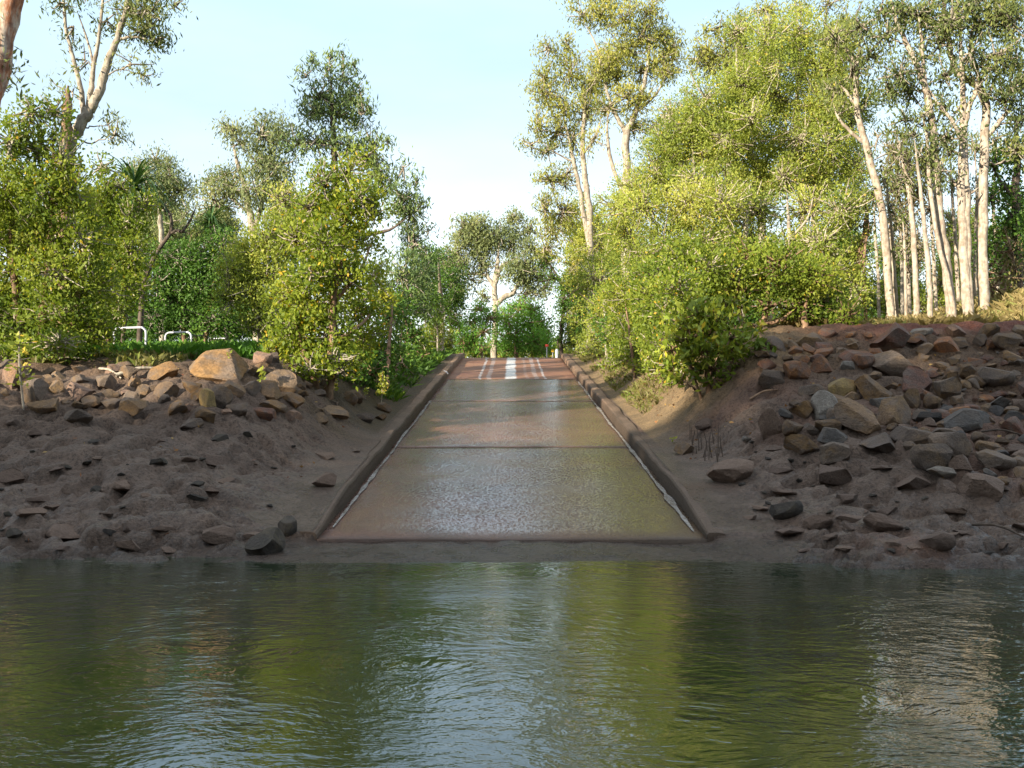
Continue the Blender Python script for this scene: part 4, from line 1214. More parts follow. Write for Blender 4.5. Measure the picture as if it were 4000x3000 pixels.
# ---- mangrove mass -------------------------------------------------------------
tree('mangrove_tree', 'tall yellow-green mangrove forming the high back of the leafy mass', 'tree', 27,
     [[(1665, 735, .12), (1650, 560, .11), (1639, 383, .09), (1612, 310, .075), (1600, 230, .06), (1593, 167, .05), (1590, 110, .03)], [(1730, 735, .1), (1735, 500, .09), (1725, 330, .07), (1722, 200, .05), (1730, 100, .03)], [(1520, 735, .09), (1500, 560, .08), (1500, 400, .06), (1495, 300, .04)]],
     [(1655, 90, 50, 46, .7, .1), (1735, 75, 60, 46, .8, .15), (1800, 110, 46, 46, .8, .15), (1680, 140, 60, 46, .8, .08), (1760, 150, 64, 46, .9, .12), (1610, 170, 56, 46, .8), (1820, 180, 40, 56, .8, .08), (1540, 205, 54, 46, .8), (1680, 215, 66, 50, .8), (1770, 220, 66, 50, .9, .05), (1600, 245, 66, 46, .8), (1480, 240, 46, 44, .8, -.05), (1530, 285, 66, 46, .8), (1440, 300, 50, 46, .8), (1690, 295, 70, 50, .8), (1790, 300, 60, 56, .8), (1610, 320, 66, 46, .8), (1500, 350, 70, 46, .8), (1840, 260, 30, 50, .6), (1420, 365, 56, 46, .8), (1850, 360, 40, 56, .8), (1780, 380, 60, 56, .8), (1690, 380, 66, 50, .8), (1580, 390, 70, 50, .8), (1370, 400, 50, 46, .8)] + [(1455 + 62 * (q % 7) + random.uniform(-28, 28), 245 + 58 * (q // 7) + random.uniform(-32, 32), random.uniform(30, 62), random.uniform(30, 60), random.uniform(.5, 1), random.uniform(-.12, .12), random.uniform(-1, 2)) for q in range(30)] + [(1610 + 60 * (q % 4) + random.uniform(-20, 20), 100 + 60 * (q // 4) + random.uniform(-30, 20), random.uniform(24, 50), random.uniform(30, 56), .6, random.uniform(-.05, .12), 1.0) for q in range(9)], 'light', 'gumbark', twig='twig', yellow=0.0100, twr=1.4, djit=.8)
tree('mangrove_tree', 'broad mangrove tangled with bare grey twigs in the middle of the leafy mass', 'tree', 22.5,
     [[(1600, 735, .09), (1605, 600, .08), (1612, 480, .06), (1620, 400, .04)], [(1720, 735, .08), (1715, 600, .07), (1705, 500, .05), (1700, 420, .03)], [(1470, 750, .07), (1460, 640, .06), (1450, 520, .045)], [(1700, 640, .04), (1760, 590, .035), (1820, 545, .02)], [(1610, 500, .03), (1580, 450, .025), (1565, 400, .015)], [(1705, 520, .03), (1745, 470, .025), (1760, 400, .015)]],
     [(1400, 450, 60, 46, .9, .1), (1480, 440, 66, 46, .9, .05), (1560, 440, 66, 46, .8, .12), (1650, 445, 66, 46, .65, .05), (1740, 450, 66, 46, .6), (1820, 460, 50, 50, .7), (1440, 520, 70, 46, 1, -.04), (1530, 520, 66, 46, .9), (1610, 530, 60, 46, .8, .1), (1690, 530, 60, 46, .6), (1770, 530, 66, 46, .6), (1845, 545, 36, 50, .9, -.05), (1800, 600, 66, 50, .9, -.1), (1850, 630, 36, 46, .9, -.15), (1730, 600, 60, 46, .9, -.05), (1800, 670, 60, 40, .9, -.2)], 'light', 'stick', twig='twig', yellow=0.0150, twr=2.2, djit=.7)
tree('mangrove_tree', 'pale leafy mangrove arching over the far half of the sunny kerb', 'tree', 31,
     [[(1312, 770, .06), (1308, 690, .05), (1300, 620, .03)], [(1350, 770, .06), (1365, 650, .05), (1370, 540, .03)], [(1335, 765, .04), (1340, 690, .035), (1330, 620, .025)]],
     [(1335, 440, 60, 46, .9, .1), (1270, 480, 46, 44, .9, .12), (1280, 530, 60, 46, .9, .12), (1235, 560, 36, 44, .9, .1), (1360, 520, 66, 46, .9, .06), (1235, 620, 32, 44, .9, .08), (1290, 600, 60, 46, .9, .05), (1370, 590, 66, 46, .9, .05), (1250, 670, 32, 44, .9, .08), (1310, 670, 56, 44, 1, .05), (1255, 725, 28, 36, 1, .05), (1300, 730, 46, 36, 1, .02), (1275, 760, 34, 22, 1, -.03), (1245, 700, 22, 36, .9, .05), (1350, 660, 50, 40, 1), (1345, 725, 46, 36, 1, -.03)], 'light', 'stick', twig='twig', yellow=0.0150, twr=2.2, djit=.6)
tree('mangrove_tree', 'leafy front mangrove spreading over the sunlit mud slope beside the ramp', 'tree', 19.5,
     [[(1452, 800, .03), (1446, 720, .026), (1440, 640, .022), (1440, 570, .015)], [(1470, 800, .025), (1472, 720, .022), (1480, 650, .015)], [(1500, 790, .03), (1505, 720, .026), (1520, 640, .018)]],
     [(1470, 560, 60, 44, .9), (1540, 570, 56, 44, 1), (1430, 590, 50, 40, .9), (1500, 610, 66, 44, 1, -.05), (1580, 610, 50, 40, 1.1, .08), (1440, 640, 60, 44, 1), (1520, 660, 60, 40, 1, -.05), (1450, 700, 56, 44, 1.1), (1430, 750, 46, 34, 1.1, -.03), (1480, 750, 46, 36, 1.1, -.08), (1460, 785, 40, 20, 1, -.05), (1410, 775, 24, 18, .8), (1440, 690, 46, 46, 1, .05, -1), (1435, 745, 40, 36, 1, .02, -1), (1480, 700, 50, 46, 1, 0, -1), (1410, 720, 36, 40, 1, .05, -.6), (1400, 660, 36, 40, .9, .08, -.5), (1460, 620, 60, 40, 1, .05, -1), (1430, 800, 36, 22, 1, 0, -.5), (1465, 815, 36, 18, 1, 0, -.6)], 'mangrove', 'dark', twig='twig', yellow=0.0150, twr=1.4, djit=.6)
tree('mangrove_tree', 'bright mangrove between the front mangrove and the kerb, its skirt touching the weeds', 'tree', 24,
     [[(1395, 785, .05), (1392, 720, .045), (1385, 650, .035), (1390, 580, .02)], [(1372, 780, .04), (1360, 720, .035), (1350, 650, .02)]],
     [(1400, 580, 50, 40, .9, .05), (1370, 640, 56, 44, 1, .08), (1420, 650, 46, 44, 1), (1345, 690, 40, 40, 1, .08), (1400, 700, 56, 44, 1.1, .03), (1360, 735, 46, 36, 1.1, .03), (1410, 750, 46, 32, 1.1), (1375, 770, 40, 20, 1, -.03), (1335, 755, 26, 26, 1, .05), (1325, 650, 36, 40, .8, .1), (1330, 785, 28, 18, 1), (1380, 795, 40, 18, 1, -.03), (1410, 790, 36, 20, 1)], 'mangrove', 'brown', twig='twig', yellow=0.0150, twr=1.6, djit=.5)
tree('mangrove_tree', 'shaded mangrove with twisted brown stems over the orange rocks', 'tree', 19.5,
     [[(1620, 745, .08), (1645, 700, .07), (1660, 650, .06), (1650, 600, .04)], [(1600, 745, .06), (1602, 690, .05), (1590, 640, .035)], [(1740, 735, .07), (1738, 680, .06), (1745, 630, .04)], [(1645, 700, .04), (1690, 690, .035), (1730, 650, .025)]],
     [(1620, 570, 56, 40, 1, .05), (1690, 570, 56, 40, 1, .02), (1650, 610, 60, 36, 1, -.1), (1720, 610, 60, 36, 1, -.08), (1770, 590, 56, 40, 1), (1790, 640, 60, 40, 1, -.1), (1730, 660, 60, 30, .9, -.2), (1680, 650, 50, 26, .6, -.2), (1830, 670, 40, 36, .9, -.15), (1800, 700, 50, 24, .9, -.2), (1600, 640, 40, 36, .8, .1)], 'mangrove', 'brown', twig='brown', yellow=0.0050, twr=1.2)
tree('glossy_shrub', 'low glossy shrub with big paddle leaves hanging over the mud at the pile edge', 'bush', 16.6,
     [[(1532, 858, .05), (1528, 800, .045), (1522, 740, .035), (1515, 680, .025)], [(1545, 855, .035), (1575, 800, .03), (1590, 750, .02)], [(1520, 850, .03), (1490, 790, .025), (1470, 740, .02)]],
     [(1510, 670, 44, 36, .8, .1), (1480, 710, 40, 36, .8, .08), (1550, 700, 50, 40, 1), (1590, 715, 40, 34, .8, -.05), (1500, 755, 50, 36, .9, .05), (1570, 760, 56, 40, 1, -.05), (1620, 780, 36, 26, .8, -.1), (1480, 785, 36, 26, .8, .1), (1530, 795, 50, 26, .8), (1600, 805, 46, 20, .8, -.15), (1550, 825, 40, 18, .7), (1455, 760, 30, 30, .8, .1), (1450, 800, 24, 18, .6, .1), (1480, 820, 30, 14, .6), (1640, 750, 26, 26, .7), (1620, 700, 30, 26, .7, .05), (1560, 660, 40, 26, .8, .08), (1500, 730, 50, 30, .9, .1, -.5), (1570, 730, 46, 36, .9, .05, -.5)], 'glossy', 'brown', twig='brown', yellow=.01)

tree('undergrowth_thicket', 'shaded thicket behind the stems of the leafy mass', 'bush', 30,
     [[(1500, 745, .08), (1505, 680, .06), (1510, 600, .03)], [(1700, 745, .07), (1705, 680, .05), (1710, 610, .03)]],
     [(1260 + 48 * q, 640 + 22 * ((q * 7) % 3), 46, 44, 1.0, -.15) for q in range(13)] + [(1270 + 60 * q, 712, 50, 34, 1.0, -.2) for q in range(10)], 'deep', 'brown', twig='stick')

# ---- paperbarks ------------------------------------------------------------------
tree('paperbark_tree', 'leaning paperbark at the edge of the mangrove mass, dark at its foot', 'tree', 22,
     [[(1923, 705, 0.0924), (1916, 560, 0.0880), (1902, 443, 0.0836), (1883, 359, 0.0792), (1864, 289, 0.0704), (1850, 233, 0.0660), (1850, 149, 0.0528), (1840, 125, 0.0440), (1825, 104, 0.0352), (1800, 75, 0.0220)], [(1850, 149, 0.0396), (1856, 105, 0.0352), (1862, 50, 0.0220)], [(1864, 310, 0.0440), (1838, 285, 0.0396), (1812, 256, 0.0308), (1800, 225, 0.0176)], [(1848, 230, 0.0396), (1830, 200, 0.0352), (1812, 180, 0.0264)]],
     [(1800, 70, 46, 40, .6, .1), (1860, 60, 46, 40, .5, -.1), (1830, 140, 46, 36, .5, .1), (1880, 120, 36, 36, .6, -.1), (1800, 200, 40, 36, .6, .1), (1870, 220, 20, 26, .4), (1895, 290, 20, 26, .4, -.1), (1815, 240, 30, 30, .5, .1)], 'paper', 'paper', twig='gumbark')
tree('paperbark_tree', 'thick paperbark with a straight pale lower trunk leaning towards the mangroves', 'tree', 21,
     [[(2056, 698, 0.1100), (2042, 560, 0.1012), (2030, 467, 0.0880), (2021, 350, 0.0836), (2014, 280, 0.0792), (2004, 210, 0.0748), (1981, 140, 0.0660), (1958, 93, 0.0528), (1935, 40, 0.0352), (1920, -20, 0.0264)], [(2004, 205, 0.0440), (1995, 150, 0.0440), (1990, 80, 0.0352), (1980, 10, 0.0264)], [(2018, 310, 0.0308), (2000, 280, 0.0264), (1975, 260, 0.0176)]],
     [(1940, 30, 50, 40, .7, -.1), (1900, 20, 40, 34, .6, -.1), (1980, 20, 46, 40, .7), (1920, 90, 44, 40, .6, -.15), (1945, 160, 46, 46, .9, -.25), (1925, 200, 36, 36, .8, -.25), (1990, 110, 36, 40, .5), (1970, 200, 40, 40, .6, -.2), (2030, 90, 36, 44, .6), (1960, 250, 36, 30, .6, -.2)], 'paper', 'paper', twig='gumbark', group=None)
tree('paperbark_tree', 'slim paperbark stem springing from the foot of the thick leaning one', 'tree', 20.8,
     [[(2066, 694, 0.0616), (2048, 610, 0.0528), (2028, 527, 0.0484), (2009, 411, 0.0440), (2004, 327, 0.0352), (2000, 285, 0.0264), (1990, 240, 0.0176)]],
     [(1995, 260, 26, 30, .5), (2010, 330, 24, 30, .4)], 'paper', 'paper', twig='gumbark')
tree('paperbark_tree', 'twin-stemmed paperbark whose two tall pale stems run close together', 'tree', 21,
     [[(2092, 697, 0.1100), (2081, 513, 0.0924), (2077, 373, 0.0836), (2081, 257, 0.0704), (2079, 173, 0.0528), (2075, 90, 0.0352), (2080, 0, 0.0264)], [(2098, 692, 0.0880), (2091, 560, 0.0748), (2087, 420, 0.0704), (2084, 290, 0.0660), (2094, 230, 0.0528), (2108, 198, 0.0440), (2115, 140, 0.0352)], [(2076, 310, 0.0528), (2066, 280, 0.0484), (2056, 261, 0.0440), (2040, 240, 0.0352), (2023, 219, 0.0264), (2000, 180, 0.0176)], [(2078, 415, 0.0352), (2055, 385, 0.0308), (2030, 360, 0.0176)], [(2088, 430, 0.0352), (2100, 415, 0.0308), (2114, 405, 0.0220)]],
     [(2050, 60, 46, 46, .7), (2080, 20, 46, 36, .7), (2100, 120, 36, 44, .6), (2045, 150, 40, 40, .6, -.05), (2030, 220, 36, 40, .6, -.1), (2110, 190, 30, 36, .5), (2040, 310, 36, 36, .8, -.25), (2030, 370, 30, 36, .6, -.2), (2060, 230, 24, 36, .4)], 'paper', 'paper', twig='gumbark')
tree('paperbark_tree', 'stout paperbark with a big pale limb sweeping across the sky, next to the twin stems', 'tree', 21.3,
     [[(2124, 694, 0.1232), (2123, 513, 0.1012), (2126, 327, 0.0968), (2130, 233, 0.0880), (2120, 195, 0.0792), (2100, 178, 0.0748), (2070, 160, 0.0704), (2055, 120, 0.0660), (2050, 90, 0.0616), (2042, 65, 0.0572), (2039, 0, 0.0440), (2035, -50, 0.0264)], [(2044, 72, 0.0440), (2058, 45, 0.0396), (2067, 15, 0.0352), (2067, -30, 0.0264)], [(2043, 78, 0.0440), (2010, 62, 0.0352), (1986, 50, 0.0308), (1972, 20, 0.0220)], [(2127, 300, 0.0572), (2145, 280, 0.0528), (2160, 262, 0.0484), (2180, 235, 0.0396), (2195, 205, 0.0264)], [(2122, 200, 0.0528), (2112, 160, 0.0484), (2100, 121, 0.0440), (2097, 84, 0.0352), (2110, 20, 0.0220)], [(2130, 225, 0.0352), (2150, 170, 0.0308), (2170, 120, 0.0220)]],
     [(2140, 40, 60, 46, .8, .05), (2190, 50, 50, 50, .9, .05), (2110, 60, 40, 40, .7), (2160, 110, 50, 44, .8), (2200, 130, 40, 50, .9), (2130, 150, 40, 36, .6, -.1), (2180, 190, 50, 40, .9, -.1), (2200, 250, 40, 46, .9, -.1), (2160, 230, 30, 36, .6, -.15), (2010, 20, 36, 30, .5), (2060, -20, 60, 30, .8), (2170, -10, 60, 40, .9), (2190, 310, 36, 36, .8, -.1), (2150, 300, 24, 30, .5)], 'paper', 'paper', twig='gumbark')
slim = [
    ('thin straight paperbark standing left alone before the thick leaning one', 20.6, [(2011, 694, .06), (2004, 560, .055), (1993, 457, .045), (1985, 380, .035), (1975, 300, .02)], [(1985, 330, 24, 30, .5), (1975, 290, 24, 26, .5)]),
    ('slender paperbark with peeling dark patches, midway between leaning and thick paperbarks', 21.5, [(1981, 702, .07), (1979, 630, .065), (1972, 490, .055), (1962, 410, .05), (1950, 350, .04), (1940, 300, .02)], [(1945, 330, 30, 36, .6), (1960, 380, 26, 30, .5), (1930, 290, 24, 30, .5)]),
    ('pale narrow stem rising close behind the leaning paperbark', 22.5, [(1939, 709, .055), (1932, 600, .05), (1925, 500, .045), (1918, 430, .035), (1915, 360, .02)], [(1915, 380, 26, 36, .5), (1925, 440, 20, 30, .4)]),
    ('thinnest white stem of the paperbark row', 22, [(1958, 706, .04), (1956, 620, .035), (1954, 530, .03), (1950, 470, .02)], [(1950, 480, 26, 26, .6), (1955, 540, 20, 20, .6)]),
    ('crooked brown-grey stem at the shady end of the mangrove mass', 22.5, [(1850, 712, .1), (1848, 650, .095), (1851, 590, .09), (1862, 540, .085), (1872, 480, .06), (1870, 420, .03)], [(1865, 440, 26, 30, .6), (1840, 470, 26, 30, .6)]),
    ('pale spotted stem next to the crooked brown-grey one', 22.2, [(1872, 710, .045), (1868, 640, .04), (1866, 560, .035), (1878, 480, .02)], [(1875, 490, 20, 26, .6)]),
]
slim += [
    ('faint pale stem far back, just beside the thick leaning paperbark', 27, [(2072, 700, .06), (2066, 560, .055), (2058, 440, .045), (2052, 330, .03)], [(2050, 330, 26, 34, .6), (2066, 400, 24, 30, .5)]),
    ('faint pale stem far back, between the twin stems and the stout paperbark', 28, [(2108, 700, .06), (2106, 560, .055), (2110, 430, .045), (2106, 320, .03)], [(2106, 330, 26, 34, .6), (2112, 400, 22, 30, .5)]),
    ('bent pale stem far back beyond the stout paperbark', 27.5, [(2160, 700, .07), (2152, 580, .06), (2146, 450, .05), (2152, 330, .035)], [(2150, 330, 30, 34, .6), (2146, 420, 24, 30, .5)]),
    ('tan stem far back in the gap before the thick leaning paperbark', 29, [(2026, 702, .06), (2018, 580, .055), (2012, 470, .045), (2008, 380, .03)], [(2008, 380, 24, 30, .6)]),
    ('dull tan stem half hidden behind the hanging vine thicket', 28, [(1968, 704, .06), (1962, 590, .055), (1958, 480, .045), (1955, 400, .03)], [(1955, 400, 24, 30, .6)]),
    ('thin tan stem far back against the dark undergrowth near the leaning paperbark', 27, [(1900, 708, .05), (1897, 600, .045), (1890, 500, .035), (1888, 420, .02)], [(1888, 420, 24, 30, .6)]),
]
for lb, d, tr, cl in slim:
    lb = lb.replace(' left', '')
    tree('paperbark_tree', lb, 'tree', d, [tr], cl, 'paper', 'paper' if 'crooked' not in lb else 'brown', twig='gumbark')
tree('dark_tree', 'dark-trunked tree in the shade at the outer end of the paperbark row', 'tree', 25,
     [[(2206, 690, .12), (2198, 520, .11), (2194, 420, .1), (2197, 330, .08), (2192, 250, .06)], [(2196, 430, .05), (2160, 390, .04), (2140, 350, .03)]],
     [(2180, 400, 40, 36, .7, -.1), (2200, 340, 40, 40, .8), (2150, 360, 30, 30, .6), (2140, 430, 30, 30, .5), (2190, 470, 40, 46, .8), (2160, 520, 50, 46, .9), (2200, 560, 40, 50, .9), (2150, 580, 36, 36, .8)], 'deep', 'dark', twig='dark')
tree('vine_thicket', 'brownish hanging vine thicket draped between the slender paperbarks', 'vine', 26,
     [[(1950, 705, .05), (1948, 600, .045), (1945, 480, .04), (1940, 380, .03), (1935, 320, .02)]],
     [(1930, 330, 36, 46, .7), (1960, 360, 36, 50, .7), (1935, 400, 40, 50, .8), (1975, 430, 36, 50, .8), (1940, 470, 40, 50, .8), (1980, 510, 30, 50, .7), (1950, 550, 36, 46, .6), (2010, 430, 30, 56, .7), (2000, 340, 30, 40, .7), (1930, 530, 24, 40, .6)], 'vine', 'stick', twig='stick', twr=1.5)
tree('shrub', 'dark undergrowth behind the foot of the paperbark row', 'bush', 32,
     [[(2030, 690, .06), (2030, 620, .05), (2030, 560, .03)]],
     [(1880, 640, 40, 40, 1), (1920, 620, 36, 46, .8), (1930, 670, 50, 30, .9), (1985, 660, 46, 34, .9), (1960, 620, 30, 40, .6), (2030, 600, 46, 46, .9), (2035, 660, 46, 34, .9), (2050, 540, 36, 40, .8), (2110, 640, 40, 44, 1), (2110, 560, 36, 50, .9), (2160, 650, 46, 30, 1), (2190, 620, 46, 36, 1), (2060, 480, 30, 40, .7), (2110, 470, 30, 46, .8)], 'mangrove', 'brown', twig='stick', twr=1.4, mul=.6)
tree('bush', 'brown twiggy bush beside the dry grass mound', 'bush', 22.5,
     [[(2150, 668, .03), (2140, 620, .025), (2130, 580, .015)], [(2155, 668, .03), (2175, 610, .025), (2190, 560, .015)]],
     [(2165, 590, 40, 36, .4), (2190, 560, 36, 40, .4), (2150, 630, 40, 30, .4), (2195, 630, 36, 36, .5)], 'vine', 'brown', twig='brown', twr=2.0)

# ------------------------------------------------------------------ saplings and sprigs
def sapling(label, X, Y, top, lean, leaves, name='sapling', cat='sapling', r=.012, L=.10, W=.045, mat='mangrove_light'):
    p = hit(X, Y)
    root = empty(name, p)
    tag(root, label, cat)
    h = top * p[1] * S / FOC
    w = Wood()
    e = p + np.array([lean * h, 0, h])
    sp, sr = spline([p - [0, 0, .08], p * .5 + e * .5 + rng.normal(size=3) * .04 * h, e], [r, r * .8, r * .4], 5)
    w.tube(sp, sr, 5)
    C, A = [], []
    for k in range(leaves):
        t_ = rng.uniform(.3, 1.0)
        q = sp[int(t_ * (len(sp) - 1))]
        dv = unit(1)[0]; dv[2] = abs(dv[2]) * .6
        l_ = h * rng.uniform(.05, .22) * (1.2 - t_ * .6)
        if k % 3 == 0:
            w.tube([q, q + dv * l_], [r * .4, r * .2], 3)
        C.append(q + dv * l_ + rng.normal(size=3) * .02); A.append(dv + rng.normal(size=3) * .4)
    link('stem', w.mesh('stem', p), B['stick'], root)
    link('leaves', quads_mesh('leaves', leaf_quads(np.array(C), np.array(A), L, W) - p, np.clip(.65 + .2 * rng.normal(size=leaves), 0, 1)), G[mat], root)


sapling('thin sapling with a bare pale stem standing in front of the corner bush', 52, 882, 165, -.08, 90, r=.018)
sapling('small leafy sapling on the dark slope between the yellow-green shrub and the kerb', 822, 876, 75, .05, 90, r=.014)
sapling('tiny seedling growing from the side of the huge ochre boulder', 490, 812, 55, .1, 40, 'seedling', 'seedling', .006, .07, .035)
sapling('tiny seedling on top of the huge ochre boulder', 408, 765, 24, .1, 18, 'seedling', 'seedling', .005, .06, .03)
sapling('bright seedling in front of the large tan rock', 570, 845, 46, -.1, 46, 'seedling', 'seedling', .006, .08, .04)
sapling('leafy seedling under the yellow-green shrub beside its stem', 722, 848, 34, .1, 40, 'seedling', 'seedling', .006, .08, .04)
sapling('little green sprig alone on the mud slope above the root sticks', 1452, 958, 12, .1, 12, 'seedling', 'seedling', .004, .07, .035)
sapling('sprig of leaves near the dark rock line and the kerb', 790, 862, 24, .1, 20, 'seedling', 'seedling', .005, .07, .035)

# mangrove root sticks
for k in range(26):
    X = random.uniform(1488, 1572); Y = 1000 - (1572 - X) * .25 + random.uniform(-34, 14)
    p = hit(X, Y)
    w = Wood(); h = random.uniform(.10, .30)
    e = p + np.array([random.uniform(-.12, .12) * h * 2, random.uniform(-.05, .05), h])
    w.tube([p - [0, 0, .05], p * .5 + e * .5 + rng.normal(size=3) * .008, e], [.008, .007, .003], 5)
    tag(link('root_stick', w.mesh('root_stick', p), B['dark'], None, p), 'thin dark root stick poking out of the mud just outside the kerb', 'root stick', 'mangrove root sticks in the mud by the kerb')

# driftwood
def driftwood(label, a, b, r, bark='stick'):
    p, q = hit(*a), hit(*b)
    p[2] += r * .8; q[2] += r * .8
    w = Wood()
    m = p * .5 + q * .5 + np.array([0, 0, .05])
    sp, sr = spline([p, m, q], [r, r * .9, r * .5], 6)
    w.tube(sp, sr, 7, .06)
    tag(link('driftwood', w.mesh('driftwood', p), B[bark], None, p), label, 'driftwood')


driftwood('pale driftwood branch lying across the rocks under the leafy bushes', (250, 818), (345, 800), .035, 'twig')
driftwood('short pale stick leaning among the rocks beside the square pinkish rock', (215, 800), (262, 828), .02, 'twig')
driftwood('thin dark stick lying by the rusty flat rock', (2120, 936), (2212, 945), .015, 'dark')
driftwood('bent brown stick lying above the root sticks', (1620, 868), (1680, 850), .02, 'brown')
driftwood('dark stick resting on the mud low on the bank below the paperbarks', (2100, 1138), (2212, 1165), .015, 'dark')

# ------------------------------------------------------------------ grass and litter
def grass(name, n, sampler, hgt, wid, mat, lean=.5):
    pts = sampler(n)
    Z = terrain(pts[:, 0], pts[:, 1])
    base = np.column_stack([pts, Z - .01])
    h = hgt * rng.uniform(.5, 1.2, len(base))
    dv = rng.normal(size=(len(base), 3)) * lean * np.array([1, 1, 0]) + np.array([0, 0, 1])
    dv /= np.linalg.norm(dv, axis=1)[:, None]
    sd = np.column_stack([rng.normal(size=len(base)), rng.normal(size=len(base)) * .4, np.zeros(len(base))])
    sd /= np.linalg.norm(sd, axis=1)[:, None]
    w = (wid * rng.uniform(.7, 1.3, len(base)))[:, None]
    tip = base + dv * h[:, None]
    mid = base + dv * h[:, None] * .55 + sd * 0
    bend = tip + np.column_stack([rng.normal(size=len(base)) * .25 * h, rng.normal(size=len(base)) * .2 * h, -.15 * h])
    V = np.stack([base - sd * w, base + sd * w, mid + sd * w * .8, bend], 1).reshape(-1, 3)
    t = np.clip(.5 + .22 * rng.normal(size=len(base)) + .25 * vnoise(base[:, 0] * 1.2, base[:, 1] * 1.2, s=91), 0, 1)
    return tag(link(name, quads_mesh(name, V, t), G[mat]), kind='stuff')


def clumped(n, x0, x1, y0, y1, thr=-.1, sc=1.1, s=5, cond=None):
    out = []
    tot = 0
    while tot < n:
        p = np.column_stack([rng.uniform(x0, x1, n), rng.uniform(y0, y1, n)])
        k = vnoise(p[:, 0] * sc, p[:, 1] * sc, s=s) + rng.normal(size=n) * .25 > thr
        if cond is not None:
            k &= cond(p[:, 0], p[:, 1])
        out.append(p[k]); tot += int(k.sum())
    return np.concatenate(out)[:n]


tag(grass('green_grass', 42000, lambda n: clumped(n, -16, -4.2, 18.6, 44, -.5), .36, .011, 'grass_green'), 'green grass growing around the white hoops', 'grass')
tag(grass('dry_grass', 42000, lambda n: clumped(n, 5.5, 17, 19.7, 26, -.5), .34, .009, 'grass_dry', .7), 'dry straw-coloured grass at the feet of the paperbarks', 'grass')
tag(grass('verge_weeds', 9000, lambda n: clumped(n, 2.5, 4.6, 19.0, 44, .0), .15, .010, 'weed', .8), 'dull weeds along the sunny kerb below the front mangrove', 'weeds')
tag(grass('shaded_weeds', 6000, lambda n: clumped(n, -4.6, -2.5, 21.0, 44, .0), .34, .012, 'deep', .6), 'dark weeds along the shaded kerb under the bushes', 'weeds')
tag(grass('bank_weeds', 5000, lambda n: clumped(n, -12, -6.0, 16.6, 19.0, .05), .22, .012, 'weed', .6), 'low weeds under the leafy bushes behind the rock line', 'weeds')
# fallen leaves on mud and rocks
pts = np.concatenate([clumped(420, 4.5, 12, 10, 18.5, .1), clumped(160, -10, -2.6, 10, 17, .1), clumped(220, 2.5, 5, 14, 22, 0)])
Z = terrain(pts[:, 0], pts[:, 1]) + .012
A = unit(len(pts)); A[:, 2] *= .25
V = leaf_quads(np.column_stack([pts, Z]), A, .06, .03)
tag(link('leaf_litter', quads_mesh('leaf_litter', V, rng.random(len(pts))), G['litter']), 'scattered orange-brown fallen leaves on the banks', 'leaf litter', kind='stuff')

# ------------------------------------------------------------------ white hoop rails
white = mat_plain('white_paint', (.47, .47, .52), .4, .4, .06)


def hoop_mesh(wd, ht, r=.025):
    pts = [(-wd / 2, 0, -.2), (-wd / 2, 0, ht - .14)]
    for k in range(1, 7):
        a = math.pi - k / 6 * math.pi / 2
        pts.append((-wd / 2 + .13 + .13 * math.cos(a), 0, ht - .13 + .13 * math.sin(a)))
    pts += [(0, 0, ht)]
    for k in range(0, 7):
        a = math.pi / 2 - k / 6 * math.pi / 2
        pts.append((wd / 2 - .13 + .13 * math.cos(a), 0, ht - .13 + .13 * math.sin(a)))
    pts += [(wd / 2, 0, -.2)]
    w = Wood()
    w.tube(np.array(pts), np.full(len(pts), r), 10)
    return w.mesh('hoop_rail', (0, 0, 0))


hoop_me = hoop_mesh(.80, .62)
proto = None
for (X, Y, d, lb, sc) in ((281, 708, 22.0, 'largest and nearest white tubular hoop rail in the grass', 1.0), (385, 718, 27.5, 'second white hoop rail along, beyond the nearest', 1.0), (429, 725, 31.5, 'third white hoop rail, smaller and partly hidden by grass', .9), (474, 731, 36.0, 'farthest white hoop rail, faint beside the pale thin trunk', .85)):
    p = P(X, Y, d)
    gz = float(terrain0(p[0], d))
    if proto is None:
        proto = link('hoop_rail', hoop_me, white); o = proto
    else:
        o = proto.copy(); COL.objects.link(o)
    o.location = (p[0], d, p[2] - .62 * sc)
    o.scale = (sc, sc, sc)
    o.rotation_euler = (0, 0, R(-14))
    tag(o, lb, 'rail', 'white hoop rails in the grass')


def post(name, label, cat, X, Y, d, h, r, mat, cap=None, parts=()):
    p = P(X, Y, d)
    root = empty(name, (p[0], d, p[2] - h))
    tag(root, label, cat)
    w = Wood()
    o3 = np.array([0, 0, 0.])
    w.tube([o3 + [0, 0, -.4], o3 + [0, 0, h * .5], o3 + [0, 0, h - r], o3 + [0, 0, h]], [r, r, r, r * .55], 10)
    link('post', w.mesh('post', o3), mat, root)
    if cap:
        bm = bmesh.new()
        bmesh.ops.create_cube(bm, size=1)
        bmesh.ops.scale(bm, vec=cap[0], verts=bm.verts)
        bmesh.ops.bevel(bm, geom=bm.edges[:], offset=min(cap[0]) * .3, segments=2, affect='EDGES')
        bmesh.ops.translate(bm, vec=(0, -r - cap[0][1] / 2, h - cap[0][2] / 2), verts=bm.verts)
        me = bpy.data.meshes.new(cap[1]); bm.to_mesh(me); bm.free()
        link(cap[1], me, cap[2], root)
    return root


